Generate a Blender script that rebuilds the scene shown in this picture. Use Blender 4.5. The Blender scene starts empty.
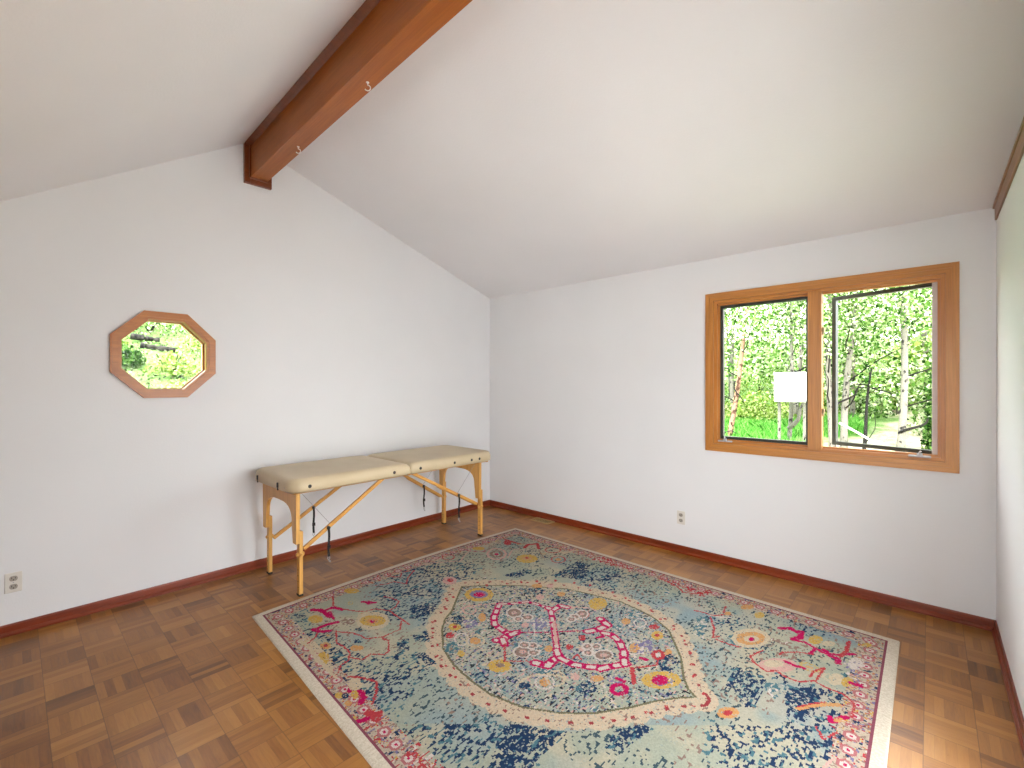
import bpy, bmesh, math, random
import numpy as np
from mathutils import Vector, Matrix

# ------------------------------------------------------------------ camera, sky, sun, exposure
scene = bpy.context.scene
C = scene.collection
FPX, SHIFT_PX = 457.92, 1.52
cam_data = bpy.data.cameras.new('camera')
cam_data.sensor_fit = 'HORIZONTAL'; cam_data.sensor_width = 36.0
cam_data.lens = FPX / 1024 * 36.0
cam_data.shift_y = SHIFT_PX / 1024
cam_data.clip_start = 0.03
cam = bpy.data.objects.new('camera', cam_data); C.objects.link(cam)
cam.location = (3.9511, -3.9223, 1.45)
cam.rotation_euler = (math.pi/2, 0, 0.7404)
scene.camera = cam

scene.view_settings.view_transform = 'Standard'
scene.view_settings.look = 'None'
scene.view_settings.gamma = 1.0
scene.view_settings.use_curve_mapping = False
scene.view_settings.exposure = 0.08
scene.cycles.use_denoising = True
scene.cycles.max_bounces = 16
scene.cycles.diffuse_bounces = 12
scene.cycles.transparent_max_bounces = 24
scene.cycles.sample_clamp_indirect = 12.0

SKY = 13.0
world = bpy.data.worlds.new('sky'); scene.world = world
world.use_nodes = True
bgn = world.node_tree.nodes['Background']
bgn.inputs[0].default_value = (0.94, 0.968, 0.98, 1); bgn.inputs[1].default_value = SKY

sun_data = bpy.data.lights.new('sun', 'SUN'); sun_data.energy = 11.0; sun_data.angle = math.radians(3)
sun_data.color = (1.0, 0.95, 0.86)
sun = bpy.data.objects.new('sun', sun_data); C.objects.link(sun)
sun.rotation_euler = Vector((0.0, 0.55, -0.83)).to_track_quat('-Z', 'Y').to_euler()

# sky portals: they give no light of their own, they only guide the daylight sampling to the openings
def portal(loc, size, direction):
    d = bpy.data.lights.new('daylight_portal', 'AREA'); d.shape = 'RECTANGLE'
    d.size, d.size_y = size; d.cycles.is_portal = True
    o = bpy.data.objects.new('daylight_portal', d); C.objects.link(o)
    o.location = loc; o.rotation_euler = Vector(direction).to_track_quat('-Z', 'Z').to_euler()
    return o

# ------------------------------------------------------------------ room measures (metres; corner of the two walls at the origin)
L, H, SR, SL = 4.238, 2.503, 0.327, 0.655
YB, ZB = -2.70, 3.335                       # where the steep slope meets the beam
YK = -4.25                                  # fold to the low flat ceiling behind the camera
YS = -7.2
WALL = 0.15
def z_right(y): return H - SR*y
TW = 0.027                                  # the ridge runs very slightly askew
def z_left(y, x=0.0): return ZB - SL*(YB - TW*x - y)
def y_ridge(x): return (H - ZB + SL*(YB - TW*x)) / (SR + SL)
Y_RIDGE = y_ridge(0.0)
Z_RIDGE = z_right(Y_RIDGE)
ZK = z_left(YK)
DOOR_Y = (-3.05, -1.55); DOOR_Z = 2.06
SOUTH_X = (2.55, 3.95); SOUTH_Z = (0.12, 2.08)
portal((L+0.02, sum(DOOR_Y)/2, DOOR_Z/2), (DOOR_Y[1]-DOOR_Y[0], DOOR_Z), (-1, 0, 0))
portal((sum(SOUTH_X)/2, YS-0.02, sum(SOUTH_Z)/2), (SOUTH_X[1]-SOUTH_X[0], SOUTH_Z[1]-SOUTH_Z[0]), (0, 1, 0))

# ------------------------------------------------------------------ materials
def s2l(c):
    c = np.asarray(c, float)/255.0
    return tuple(np.where(c <= 0.04045, c/12.92, ((c+0.055)/1.055)**2.4))
def rgba(c): return tuple(s2l(c)) + (1.0,)
class NT:
    def __init__(s, name, rough=0.5, spec=0.5):
        s.m = bpy.data.materials.new(name); s.m.use_nodes = True
        s.t = s.m.node_tree; s.b = s.t.nodes['Principled BSDF']
        s.b.inputs['Roughness'].default_value = rough
        s.b.inputs['Specular IOR Level'].default_value = spec
    def n(s, kind, **kw):
        x = s.t.nodes.new(kind)
        for k, v in kw.items():
            if k.startswith('_'): setattr(x, k[1:], v)
            else:
                key = int(k[1:]) if k[0] == 'i' and k[1:].isdigit() else k.replace('__', ' ')
                if isinstance(v, bpy.types.NodeSocket): s.t.links.new(v, x.inputs[key])
                else: x.inputs[key].default_value = v
        return x
    def link(s, a, b): s.t.links.new(a, b)
    def math(s, op, a, b=0.0, c=None):
        kw = dict(_operation=op, i0=a, i1=b)
        if c is not None: kw['i2'] = c
        return s.n('ShaderNodeMath', **kw).outputs[0]
    def ramp(s, fac, stops, interp='LINEAR'):
        r = s.n('ShaderNodeValToRGB', Fac=fac); r.color_ramp.interpolation = interp
        e = r.color_ramp.elements
        while len(e) > 1: e.remove(e[-1])
        e[0].position, e[0].color = stops[0]
        for p_, c_ in stops[1:]:
            q = e.new(p_); q.color = c_
        return r.outputs[0]
    def mix(s, fac, a, b, blend='MIX'):
        x = s.n('ShaderNodeMix', _data_type='RGBA', _blend_type=blend)
        for sock, v in ((x.inputs[0], fac), (x.inputs[6], a), (x.inputs[7], b)):
            if isinstance(v, bpy.types.NodeSocket): s.t.links.new(v, sock)
            else: sock.default_value = v
        return x.outputs[2]
    def coords(s, which='Object', scale=(1, 1, 1)):
        tc = s.n('ShaderNodeTexCoord')
        return s.n('ShaderNodeMapping', Vector=tc.outputs[which], Scale=scale).outputs[0]
    def base(s, v):
        i = s.b.inputs['Base Color']
        if isinstance(v, bpy.types.NodeSocket): s.t.links.new(v, i)
        else: i.default_value = v
    def bump(s, height, strength=0.2, dist=0.01):
        x = s.n('ShaderNodeBump', Height=height, Strength=strength, Distance=dist)
        s.t.links.new(x.outputs[0], s.b.inputs['Normal'])

def mat_paint(name, col, bump=0.12):
    k = NT(name, 0.85, 0.2)
    v = k.coords('Object')
    n1 = k.n('ShaderNodeTexNoise', Vector=v, Scale=1.3, Detail=2.0).outputs[0]
    k.base(k.ramp(n1, [(0.3, rgba(col)), (0.7, rgba([min(255, c+4) for c in col]))]))
    n2 = k.n('ShaderNodeTexNoise', Vector=v, Scale=90.0, Detail=3.0).outputs[0]
    k.bump(n2, bump, 0.004)
    return k.m

def mat_wood(name, dark, light, axis=0, rough=0.35, scale=1.0, spec=0.5):
    """Wood with the grain along one object axis."""
    k = NT(name, rough, spec)
    sc = [9*scale]*3; sc[axis] = 0.7*scale
    v = k.coords('Object', tuple(sc))
    big = k.n('ShaderNodeTexNoise', Vector=v, Scale=1.6, Detail=4.0, Roughness=0.6, Distortion=0.6).outputs[0]
    sc2 = [70*scale]*3; sc2[axis] = 2.2*scale
    fine = k.n('ShaderNodeTexNoise', Vector=k.coords('Object', tuple(sc2)), Scale=2.0, Detail=3.0).outputs[0]
    c = k.ramp(big, [(0.25, rgba(dark)), (0.75, rgba(light))])
    f = k.ramp(fine, [(0.3, (0.82, 0.82, 0.82, 1)), (0.7, (1.06, 1.06, 1.06, 1))])
    k.base(k.mix(1.0, c, f, 'MULTIPLY'))
    k.bump(fine, 0.06, 0.002)
    return k.m

def mat_flat(name, col, rough=0.5, metal=0.0, spec=0.5, noise=0.06):
    k = NT(name, rough, spec)
    n1 = k.n('ShaderNodeTexNoise', Vector=k.coords('Object'), Scale=14.0, Detail=3.0).outputs[0]
    c = np.array(s2l(col))
    k.base(k.ramp(n1, [(0.3, tuple(c*(1-noise))+(1,)), (0.7, tuple(np.minimum(1, c*(1+noise)))+(1,))]))
    k.b.inputs['Metallic'].default_value = metal
    return k.m

def mat_parquet():
    k = NT('parquet_oak', 0.3, 0.45)
    B, NS = 0.165, 5.0
    geo = k.n('ShaderNodeNewGeometry').outputs['Position']
    sp = k.n('ShaderNodeSeparateXYZ', Vector=geo)
    x = k.math('DIVIDE', k.math('ADD', sp.outputs[0], 50*B + 0.03), B)
    y = k.math('DIVIDE', k.math('ADD', sp.outputs[1], 60*B + 0.02), B)
    ix, iy = k.math('FLOOR', x), k.math('FLOOR', y)
    fx, fy = k.math('FRACT', x), k.math('FRACT', y)
    par = k.math('MODULO', k.math('ADD', ix, iy), 2.0)
    def sel(a, b):   # par ? a : b
        return k.math('ADD', k.math('MULTIPLY', par, a), k.math('MULTIPLY', k.math('SUBTRACT', 1.0, par), b))
    across, along = sel(fx, fy), sel(fy, fx)
    sl = k.math('MULTIPLY', across, NS)
    isl, fsl = k.math('FLOOR', sl), k.math('FRACT', sl)
    idv = k.n('ShaderNodeCombineXYZ', X=ix, Y=iy, Z=isl).outputs[0]
    idb = k.n('ShaderNodeCombineXYZ', X=ix, Y=iy, Z=77.0).outputs[0]
    w1 = k.n('ShaderNodeTexWhiteNoise', _noise_dimensions='3D', Vector=idv).outputs[0]
    w2 = k.n('ShaderNodeTexWhiteNoise', _noise_dimensions='3D', Vector=idb).outputs[0]
    tone = k.math('ADD', k.math('MULTIPLY', w1, 0.5), k.math('MULTIPLY', w2, 0.5))
    grainv = k.n('ShaderNodeCombineXYZ', X=k.math('MULTIPLY', across, 7.0), Y=k.math('ADD', k.math('MULTIPLY', along, 0.7), k.math('MULTIPLY', w1, 40.0)), Z=k.math('ADD', ix, k.math('MULTIPLY', iy, 3.1))).outputs[0]
    g = k.n('ShaderNodeTexNoise', Vector=grainv, Scale=2.2, Detail=5.0, Roughness=0.62, Distortion=0.5).outputs[0]
    t = k.math('ADD', k.math('MULTIPLY', tone, 0.62), k.math('MULTIPLY', g, 0.42))
    c = k.ramp(t, [(0.16, rgba(PQ[0])), (0.42, rgba(PQ[1])), (0.62, rgba(PQ[2])), (0.9, rgba(PQ[3]))])
    # joints between blocks and slats
    def edge(f, w): return k.math('LESS_THAN', k.math('MINIMUM', f, k.math('SUBTRACT', 1.0, f)), w)
    jb = k.math('MAXIMUM', edge(fx, 0.010), edge(fy, 0.010))
    js = edge(fsl, 0.022)
    c = k.mix(k.math('MULTIPLY', js, 0.2), c, rgba((66, 36, 18)))
    c = k.mix(k.math('MULTIPLY', jb, 0.42), c, rgba((48, 26, 14)))
    # worn lighter patches
    wear = k.n('ShaderNodeTexNoise', Vector=geo, Scale=1.1, Detail=4.0).outputs[0]
    c = k.mix(k.ramp(wear, [(0.5, (0, 0, 0, 1)), (0.75, (0.25, 0.25, 0.25, 1))]), c, rgba((186, 138, 92)))
    k.base(c)
    r = k.ramp(g, [(0.2, (0.27,)*3+(1,)), (0.8, (0.4,)*3+(1,))]); k.link(r, k.b.inputs['Roughness'])
    k.bump(k.math('SUBTRACT', 1.0, k.math('MAXIMUM', jb, js)), 0.15, 0.002)
    return k.m

PQ = [(82, 46, 12), (128, 80, 29), (152, 101, 41), (172, 122, 58)]
M = {}
M['wall'] = mat_paint('wall_paint', (221, 222, 224))
M['ceiling'] = mat_paint('ceiling_paint', (226, 226, 229), 0.2)
M['floor'] = mat_parquet()
M['base_x'] = mat_wood('baseboard_wood_x', (100, 36, 14), (136, 54, 22), 0, 0.3)
M['base_y'] = mat_wood('baseboard_wood_y', (100, 36, 14), (136, 54, 22), 1, 0.3)
M['win_x'] = mat_wood('window_wood_x', (176, 112, 48), (202, 140, 70), 0, 0.35)
M['win_z'] = mat_wood('window_wood_z', (176, 112, 48), (202, 140, 70), 2, 0.35)
M['oct'] = mat_wood('octagon_wood', (168, 98, 40), (190, 121, 56), 1, 0.35, 0.6)
M['added_closet'] = mat_wood('added_closet_wood', (96, 56, 28), (122, 76, 40), 2, 0.45)
M['beam'] = mat_wood('beam_wood', (150, 80, 20), (172, 98, 28), 0, 0.4)
M['beam_trim'] = mat_wood('beam_trim_wood', (106, 48, 18), (140, 70, 28), 1, 0.35)
M['rake'] = mat_wood('rake_wood', (116, 72, 38), (146, 96, 52), 1, 0.4)
LOFT = 1.0                                 # depth of the ledge over the right wall
M['beech'] = mat_wood('beech_wood', (206, 150, 74), (226, 176, 100), 2, 0.35)
M['beech_y'] = mat_wood('beech_wood_brace', (196, 138, 62), (220, 166, 88), 1, 0.35)
def mat_vinyl():
    k = NT('cream_vinyl', 0.42, 0.4)
    v = k.coords('Object')
    n1 = k.n('ShaderNodeTexNoise', Vector=v, Scale=3.0, Detail=2.0).outputs[0]
    k.base(k.ramp(n1, [(0.3, rgba((188, 170, 138))), (0.7, rgba((200, 183, 152)))]))
    vo = k.n('ShaderNodeTexVoronoi', Vector=v, Scale=260.0).outputs[0]
    k.bump(vo, 0.08, 0.002)
    return k.m
M['vinyl'] = mat_vinyl()
M['black'] = mat_flat('black_plastic', (26, 24, 26), 0.45)
M['webbing'] = mat_flat('black_webbing', (22, 20, 24), 0.8)
M['chrome'] = mat_flat('brushed_steel', (176, 174, 176), 0.5, 0.3)
M['cable'] = mat_flat('steel_cable', (150, 146, 148), 0.4, 0.8)
M['plate'] = mat_flat('outlet_plate', (212, 208, 200), 0.4)
M['recept'] = mat_flat('outlet_face', (150, 143, 134), 0.4)
M['slot'] = mat_flat('outlet_slot', (30, 28, 26), 0.6)
M['vent'] = mat_flat('vent_enamel', (168, 142, 96), 0.4)
M['ventdark'] = mat_flat('vent_shadow_gap', (44, 32, 20), 0.8)
M['bronze'] = mat_flat('bronze_frame', (40, 42, 34), 0.5)
M['palegrey'] = mat_flat('pale_sash_edge', (206, 196, 196), 0.5)
M['hook'] = mat_flat('white_hook', (236, 232, 226), 0.3)
M['fascia'] = mat_flat('house_siding', (150, 120, 90), 0.7)
M['blind'] = mat_flat('door_frame_paint', (225, 222, 218), 0.5)
def mat_glass():
    m = bpy.data.materials.new('window_glass'); m.use_nodes = True
    t = m.node_tree; t.nodes.clear()
    out = t.nodes.new('ShaderNodeOutputMaterial'); tr = t.nodes.new('ShaderNodeBsdfTransparent')
    gl = t.nodes.new('ShaderNodeBsdfGlossy'); gl.inputs['Roughness'].default_value = 0.0
    fr = t.nodes.new('ShaderNodeFresnel'); fr.inputs[0].default_value = 1.12
    mx = t.nodes.new('ShaderNodeMixShader')
    tr.inputs[0].default_value = (0.97, 0.985, 0.975, 1)
    t.links.new(fr.outputs[0], mx.inputs[0]); t.links.new(tr.outputs[0], mx.inputs[1]); t.links.new(gl.outputs[0], mx.inputs[2])
    t.links.new(mx.outputs[0], out.inputs[0])
    return m
M['glass'] = mat_glass()

def mat_leaf(name, cols, trans=0.5):
    m = bpy.data.materials.new(name); m.use_nodes = True
    t = m.node_tree; t.nodes.clear()
    out = t.nodes.new('ShaderNodeOutputMaterial'); g = t.nodes.new('ShaderNodeNewGeometry')
    r = t.nodes.new('ShaderNodeValToRGB'); e = r.color_ramp.elements
    e[0].position = 0; e[0].color = rgba(cols[0]); e[1].position = 1; e[1].color = rgba(cols[-1])
    for i, c in enumerate(cols[1:-1]):
        q = e.new((i+1)/(len(cols)-1)); q.color = rgba(c)
    t.links.new(g.outputs['Random Per Island'], r.inputs[0])
    d = t.nodes.new('ShaderNodeBsdfDiffuse'); tl = t.nodes.new('ShaderNodeBsdfTranslucent'); mx = t.nodes.new('ShaderNodeMixShader')
    mx.inputs[0].default_value = trans
    t.links.new(r.outputs[0], d.inputs[0]); t.links.new(r.outputs[0], tl.inputs[0])
    t.links.new(d.outputs[0], mx.inputs[1]); t.links.new(tl.outputs[0], mx.inputs[2]); t.links.new(mx.outputs[0], out.inputs[0])
    return m
M['leaf'] = mat_leaf('aspen_leaves', [(14, 34, 10), (52, 92, 32), (96, 130, 60), (136, 162, 98), (186, 200, 158), (226, 230, 210)])  # palest tones paint highlights into the leaf colour
M['leaf_dark'] = mat_leaf('shrub_leaves', [(10, 30, 10), (26, 56, 18), (60, 96, 40), (120, 150, 80)], 0.35)
M['leaf_lime'] = mat_leaf('lime_leaves', [(50, 76, 20), (110, 138, 54), (150, 168, 92), (200, 204, 156)])
M['grassblade'] = mat_leaf('grass_blades', [(60, 130, 44), (96, 164, 66), (150, 196, 110)], 0.5)
def mat_bark(name, pale, mark, thr):
    k = NT(name, 0.8, 0.2)
    a = k.n('ShaderNodeTexNoise', Vector=k.coords('Object', (9, 9, 5)), Scale=2.2, Detail=3.0).outputs[0]
    b_ = k.n('ShaderNodeTexNoise', Vector=k.coords('Object', (3, 3, 40)), Scale=1.0, Detail=2.0).outputs[0]
    c = k.ramp(a, [(thr, rgba(pale)), (thr+0.05, rgba(mark))])
    k.base(k.mix(k.ramp(b_, [(0.45, (0, 0, 0, 1)), (0.7, (0.35,)*3+(1,))]), c, rgba([int(v*0.75) for v in pale])))
    return k.m
M['bark_white'] = mat_bark('aspen_bark', (104, 100, 92), (24, 22, 20), 0.58)
M['bark_red'] = mat_bark('reddish_bark', (140, 108, 90), (60, 38, 28), 0.5)
M['bark_dark'] = mat_bark('dark_bark', (20, 17, 15), (10, 9, 9), 0.6)
M['log'] = mat_bark('weathered_log', (52, 49, 44), (18, 18, 17), 0.5)
M['white_box'] = mat_flat('white_panel', (238, 238, 240), 0.5)
def mat_ground():
    k = NT('hillside_ground', 0.95, 0.1)
    geo = k.n('ShaderNodeNewGeometry').outputs['Position']
    sp = k.n('ShaderNodeSeparateXYZ', Vector=geo)
    n1 = k.n('ShaderNodeTexNoise', Vector=geo, Scale=0.55, Detail=5.0, Roughness=0.6).outputs[0]
    n2 = k.n('ShaderNodeTexNoise', Vector=geo, Scale=9.0, Detail=4.0, Roughness=0.7).outputs[0]
    grass = k.ramp(n2, [(0.3, rgba((70, 104, 46))), (0.7, rgba((116, 144, 84)))])
    bounce_ground = k.math('LESS_THAN', sp.outputs[1], -0.6)  # unseen pale ground added to bounce daylight up to the ceiling
    bounce_ground = k.math('MULTIPLY', bounce_ground, k.math('GREATER_THAN', sp.outputs[0], -0.4))
    dirt = k.ramp(n2, [(0.3, rgba((120, 110, 92))), (0.55, rgba((182, 172, 150))), (0.75, rgba((120, 140, 80)))])
    mask = k.math('ADD', n1, k.math('MULTIPLY', k.math('SUBTRACT', sp.outputs[0], 2.6), 0.12))
    left = k.math('MAXIMUM', k.math('MULTIPLY', k.math('LESS_THAN', sp.outputs[0], -0.6), 0.35), k.math('MULTIPLY', k.math('LESS_THAN', sp.outputs[1], 0.5), 0.6))
    f = k.ramp(k.math('ADD', mask, left), [(0.5, (0, 0, 0, 1)), (0.62, (1, 1, 1, 1))])
    k.base(k.mix(bounce_ground, k.mix(f, grass, dirt), rgba((222, 220, 218))))
    k.bump(n2, 0.5, 0.05)
    return k.m
M['ground'] = mat_ground()

# ------------------------------------------------------------------ mesh helpers
def obj(name, bm, m=None, parent=None, smooth=False, loc=None):
    me = bpy.data.meshes.new(name)
    if isinstance(bm, bmesh.types.BMesh):
        bm.normal_update(); bm.to_mesh(me); bm.free()
    else:
        me.from_pydata(bm[0], [], bm[1]); me.update()
    if m is not None: me.materials.append(m)
    if smooth:
        for p_ in me.polygons: p_.use_smooth = True
    o = bpy.data.objects.new(name, me); C.objects.link(o)
    if parent is not None: o.parent = parent
    if loc is not None: o.location = loc
    return o
def tag(o, label, cat, group=None):
    o['label'] = label; o['category'] = cat
    if group: o['group'] = group
    return o
def thing(name, label, cat, loc=(0, 0, 0), rz=0.0, group=None):
    o = bpy.data.objects.new(name, None); C.objects.link(o)
    o.empty_display_size = 0.1; o.location = loc; o.rotation_euler = (0, 0, rz)
    return tag(o, label, cat, group)
def structure(o):
    o['kind'] = 'structure'; return o
def struct_root(name, loc=(0, 0, 0)):
    o = bpy.data.objects.new(name, None); C.objects.link(o); o.empty_display_size = 0.1; o.location = loc
    return structure(o)
def BM(): return bmesh.new()
def box(bm, lo, hi, bevel=0.0, mtx=None):
    lo, hi = Vector(lo), Vector(hi)
    r = bmesh.ops.create_cube(bm, size=1.0)
    vs = r['verts']
    bmesh.ops.scale(bm, vec=hi-lo, verts=vs); bmesh.ops.translate(bm, vec=(lo+hi)/2, verts=vs)
    if bevel > 0:
        es = list({e for v in vs for e in v.link_edges})
        g = bmesh.ops.bevel(bm, geom=es, offset=bevel, segments=2, affect='EDGES', profile=0.5)
        vs = list({v for f in g['faces'] for v in f.verts} | {v for v in vs if v.is_valid})
    if mtx is not None: bmesh.ops.transform(bm, matrix=mtx, verts=vs)
    return bm
def bar(bm, a, b, w, t, up=(0, 0, 1), bevel=0.0):
    """A rectangular bar from a to b, w across and t in the up direction."""
    a, b = Vector(a), Vector(b); d = (b-a); ln = d.length; x = d.normalized()
    y = Vector(up).cross(x).normalized(); z = x.cross(y)
    mtx = Matrix((x, y, z)).transposed().to_4x4(); mtx.translation = (a+b)/2
    return box(bm, (-ln/2, -w/2, -t/2), (ln/2, w/2, t/2), bevel, mtx)
def prism(bm, pts, axis, a, b):
    """A polygon (2-D points) extruded along an axis from a to b."""
    def P(u, v, w):
        return {0: (w, u, v), 1: (u, w, v), 2: (u, v, w)}[axis]
    v0 = [bm.verts.new(P(u, v, a)) for u, v in pts]; v1 = [bm.verts.new(P(u, v, b)) for u, v in pts]
    fs = [bm.faces.new(v0), bm.faces.new(v1[::-1])]
    n = len(pts)
    for i in range(n): fs.append(bm.faces.new((v0[i], v1[i], v1[(i+1) % n], v0[(i+1) % n])))
    bmesh.ops.recalc_face_normals(bm, faces=fs)
    return bm
def tube(bm, pts, rad, seg=8, cap=True):
    pts = [Vector(p_) for p_ in pts]
    rads = rad if isinstance(rad, (list, tuple)) else [rad]*len(pts)
    rings = []; ref = Vector((0.13, 0.97, 0.21)).normalized()
    for i, p_ in enumerate(pts):
        d = (pts[min(i+1, len(pts)-1)] - pts[max(i-1, 0)]).normalized()
        r0 = ref if abs(d.dot(ref)) < 0.9 else Vector((1, 0, 0))
        x = d.cross(r0).normalized(); y = d.cross(x)
        rings.append([bm.verts.new(p_ + rads[i]*(math.cos(a)*x + math.sin(a)*y)) for a in [2*math.pi*k/seg for k in range(seg)]])
    for i in range(len(pts)-1):
        for k in range(seg):
            bm.faces.new((rings[i][k], rings[i][(k+1) % seg], rings[i+1][(k+1) % seg], rings[i+1][k]))
    if cap:
        bm.faces.new(rings[0][::-1]); bm.faces.new(rings[-1])
    return bm
def disc(bm, c, n, r, h, seg=16):
    c, n = Vector(c), Vector(n).normalized()
    return tube(bm, [c, c+n*h*0.7, c+n*h], [r, r, r*0.7], seg)
def wall_with_holes(bm, us, vs, holes, axis, a, b):
    """A wall on a grid of rectangles, leaving out the holes; (u,v) in the wall plane, extruded a..b."""
    for i in range(len(us)-1):
        for j in range(len(vs)-1):
            cu, cv = (us[i]+us[i+1])/2, (vs[j]+vs[j+1])/2
            if any(h[0] < cu < h[1] and h[2] < cv < h[3] for h in holes): continue
            prism(bm, [(us[i], vs[j]), (us[i+1], vs[j]), (us[i+1], vs[j+1]), (us[i], vs[j+1])], axis, a, b)
    bmesh.ops.remove_doubles(bm, verts=bm.verts, dist=1e-5)
    return bm

# ------------------------------------------------------------------ the room shell
WX0, WX1, WZ0, WZ1 = 2.567, 4.082, 0.912, 2.207            # casing outer edge
OX = (WX0+0.055, WX1-0.055, WZ0+0.055, WZ1-0.055)           # rough opening in the back wall
structure(obj('floor', box(BM(), (-WALL, YS-WALL, -0.12), (L+WALL, WALL, 0.0)), M['floor']))

bm = wall_with_holes(BM(), [-WALL, OX[0], OX[1], L+WALL], [0, OX[2], OX[3], H+0.06], [OX], 1, 0.0, WALL)
structure(obj('wall_back', bm, M['wall']))

# gable wall with the octagonal opening
OCY, OCZ, OCR, OCRZ = -3.191, 1.662, 0.297, 0.297
def octagon(ry, rz, cy=OCY, cz=OCZ):
    return [(cy + ry*math.cos(math.pi/8+k*math.pi/4)/math.cos(math.pi/8), cz + rz*math.sin(math.pi/8+k*math.pi/4)/math.cos(math.pi/8)) for k in range(8)]
bm = BM()
outer = [(WALL, 0), (WALL, z_right(0)+0.02), (0, z_right(0)), (Y_RIDGE, Z_RIDGE), (YK, ZK), (YS-WALL, ZK), (YS-WALL, 0)]
from mathutils.geometry import tessellate_polygon
hole = octagon(OCR-0.05, OCRZ-0.05)
tris = tessellate_polygon([[Vector((0, y, z)) for y, z in outer], [Vector((0, y, z)) for y, z in hole]])
allp = outer + hole
for xw in (0.0, -WALL):
    vs = [bm.verts.new((xw, y, z)) for y, z in allp]
    for t in tris:
        try: bm.faces.new([vs[i] for i in t])
        except ValueError: pass
bm.verts.ensure_lookup_table(); n_ = len(allp); no = len(outer)
for i in range(no): bm.faces.new((bm.verts[i], bm.verts[(i+1) % no], bm.verts[n_+(i+1) % no], bm.verts[n_+i]))
for i in range(8):
    a, b_ = no+i, no+(i+1) % 8
    bm.faces.new((bm.verts[a], bm.verts[b_], bm.verts[n_+b_], bm.verts[n_+a]))
bmesh.ops.recalc_face_normals(bm, faces=bm.faces)
structure(obj('wall_left', bm, M['wall']))

# right wall: unseen door opening added for daylight; the wall stops at ledge height and the ceiling runs on above it
ZLG = 2.505
bm = wall_with_holes(BM(), [-4.02, DOOR_Y[0], DOOR_Y[1], WALL], [0, DOOR_Z, ZLG], [(DOOR_Y[0], DOOR_Y[1], 0, DOOR_Z)], 0, L, L+WALL)
box(bm, (L, YS-WALL, 0), (L+WALL, -4.02, ZK+0.01))
structure(obj('wall_right', bm, M['wall']))
structure(obj('floor_ledge', box(BM(), (L+WALL, -4.02, ZLG-0.12), (L+LOFT, WALL, ZLG)), M['wall']))
bm = BM()
yq = y_ridge(L+LOFT)
prism(bm, [(WALL, ZLG-0.12), (WALL, z_right(WALL)+0.02), (yq, z_right(yq)+0.02), (-4.02, z_left(-4.02, L+LOFT)+0.02), (-4.02, ZLG-0.12)], 0, L+LOFT, L+LOFT+WALL)
box(bm, (L+WALL, 0, ZLG), (L+LOFT, WALL, H+0.06))
prism(bm, [(L+WALL, ZLG-0.1), (L+LOFT, ZLG-0.1), (L+LOFT, 2.6), (L+WALL, 2.6)], 1, -4.02-WALL, -4.02)
structure(obj('wall_ledge', bm, M['wall']))
bm = wall_with_holes(BM(), [-WALL, SOUTH_X[0], SOUTH_X[1], L+WALL], [0, SOUTH_Z[0], SOUTH_Z[1], ZK],
                     [(SOUTH_X[0], SOUTH_X[1], SOUTH_Z[0], SOUTH_Z[1])], 1, YS-WALL, YS)
structure(obj('wall_front', bm, M['wall']))
T = 0.18
bm = BM()
sec = []
for x in (-WALL, L+LOFT+WALL):
    yr_ = y_ridge(x); zk_ = z_left(YK, x)
    low = [(WALL, z_right(WALL)), (yr_, z_right(yr_)), (YK, zk_), (YS-WALL, zk_)]
    sec.append([bm.verts.new((x, y, z)) for y, z in low] + [bm.verts.new((x, y, z+T)) for y, z in low[::-1]])
for k in range(8): bm.faces.new((sec[0][k], sec[1][k], sec[1][(k+1) % 8], sec[0][(k+1) % 8]))
for q in sec: bm.faces.new((q[0], q[1], q[6], q[7])); bm.faces.new((q[1], q[2], q[5], q[6])); bm.faces.new((q[2], q[3], q[4], q[5]))
bmesh.ops.recalc_face_normals(bm, faces=bm.faces)
structure(obj('ceiling', bm, M['ceiling']))

# closet (unseen) added to block south light, dark stained doors to cut bounce
structure(obj('wall_added_closet', box(BM(), (0.0, YS, 0.0), (2.1, -4.62, ZK)), M['wall']))
dr = struct_root('door_closet_added', (0.25, -4.62, 0.0))
for k in range(2):
    leaf = obj('door_leaf', box(BM(), (k*0.83, -0.005, 0.02), (k*0.83+0.82, 0.035, 2.05), 0.004), M['added_closet'], dr)
    obj('door_knob', disc(BM(), (0.75 if k == 0 else 0.91, 0.035, 1.0), (0, 1, 0), 0.025, 0.04, 14), M['chrome'], leaf)

# baseboards: a flat board with an eased top and a shoe mould
def baseboard_profile():
    return [(0, 0), (0.021, 0), (0.021, 0.012), (0.015, 0.022), (0.012, 0.024), (0.012, 0.056), (0.008, 0.065), (0, 0.065)]
pr_ = baseboard_profile()
structure(obj('baseboard_back', prism(BM(), [(-d, z) for d, z in pr_], 0, 0.0, L), M['base_x']))
structure(obj('baseboard_left', prism(BM(), [(d, z) for d, z in pr_], 1, YS, -0.0), M['base_y']))
bm = prism(BM(), [(L-d, z) for d, z in pr_], 1, DOOR_Y[1]+0.07, 0.0)
structure(obj('baseboard_right', bm, M['base_y']))

# wooden cap board along the top of the right wall
bm = BM()
box(bm, (L-0.010, -4.0, ZLG-0.090), (L, -0.04, ZLG+0.004), 0.003)
box(bm, (L-0.016, -4.0, ZLG-0.012), (L+WALL, -0.002, ZLG+0.008), 0.003)
structure(obj('trim_1', bm, M['rake']))

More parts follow.
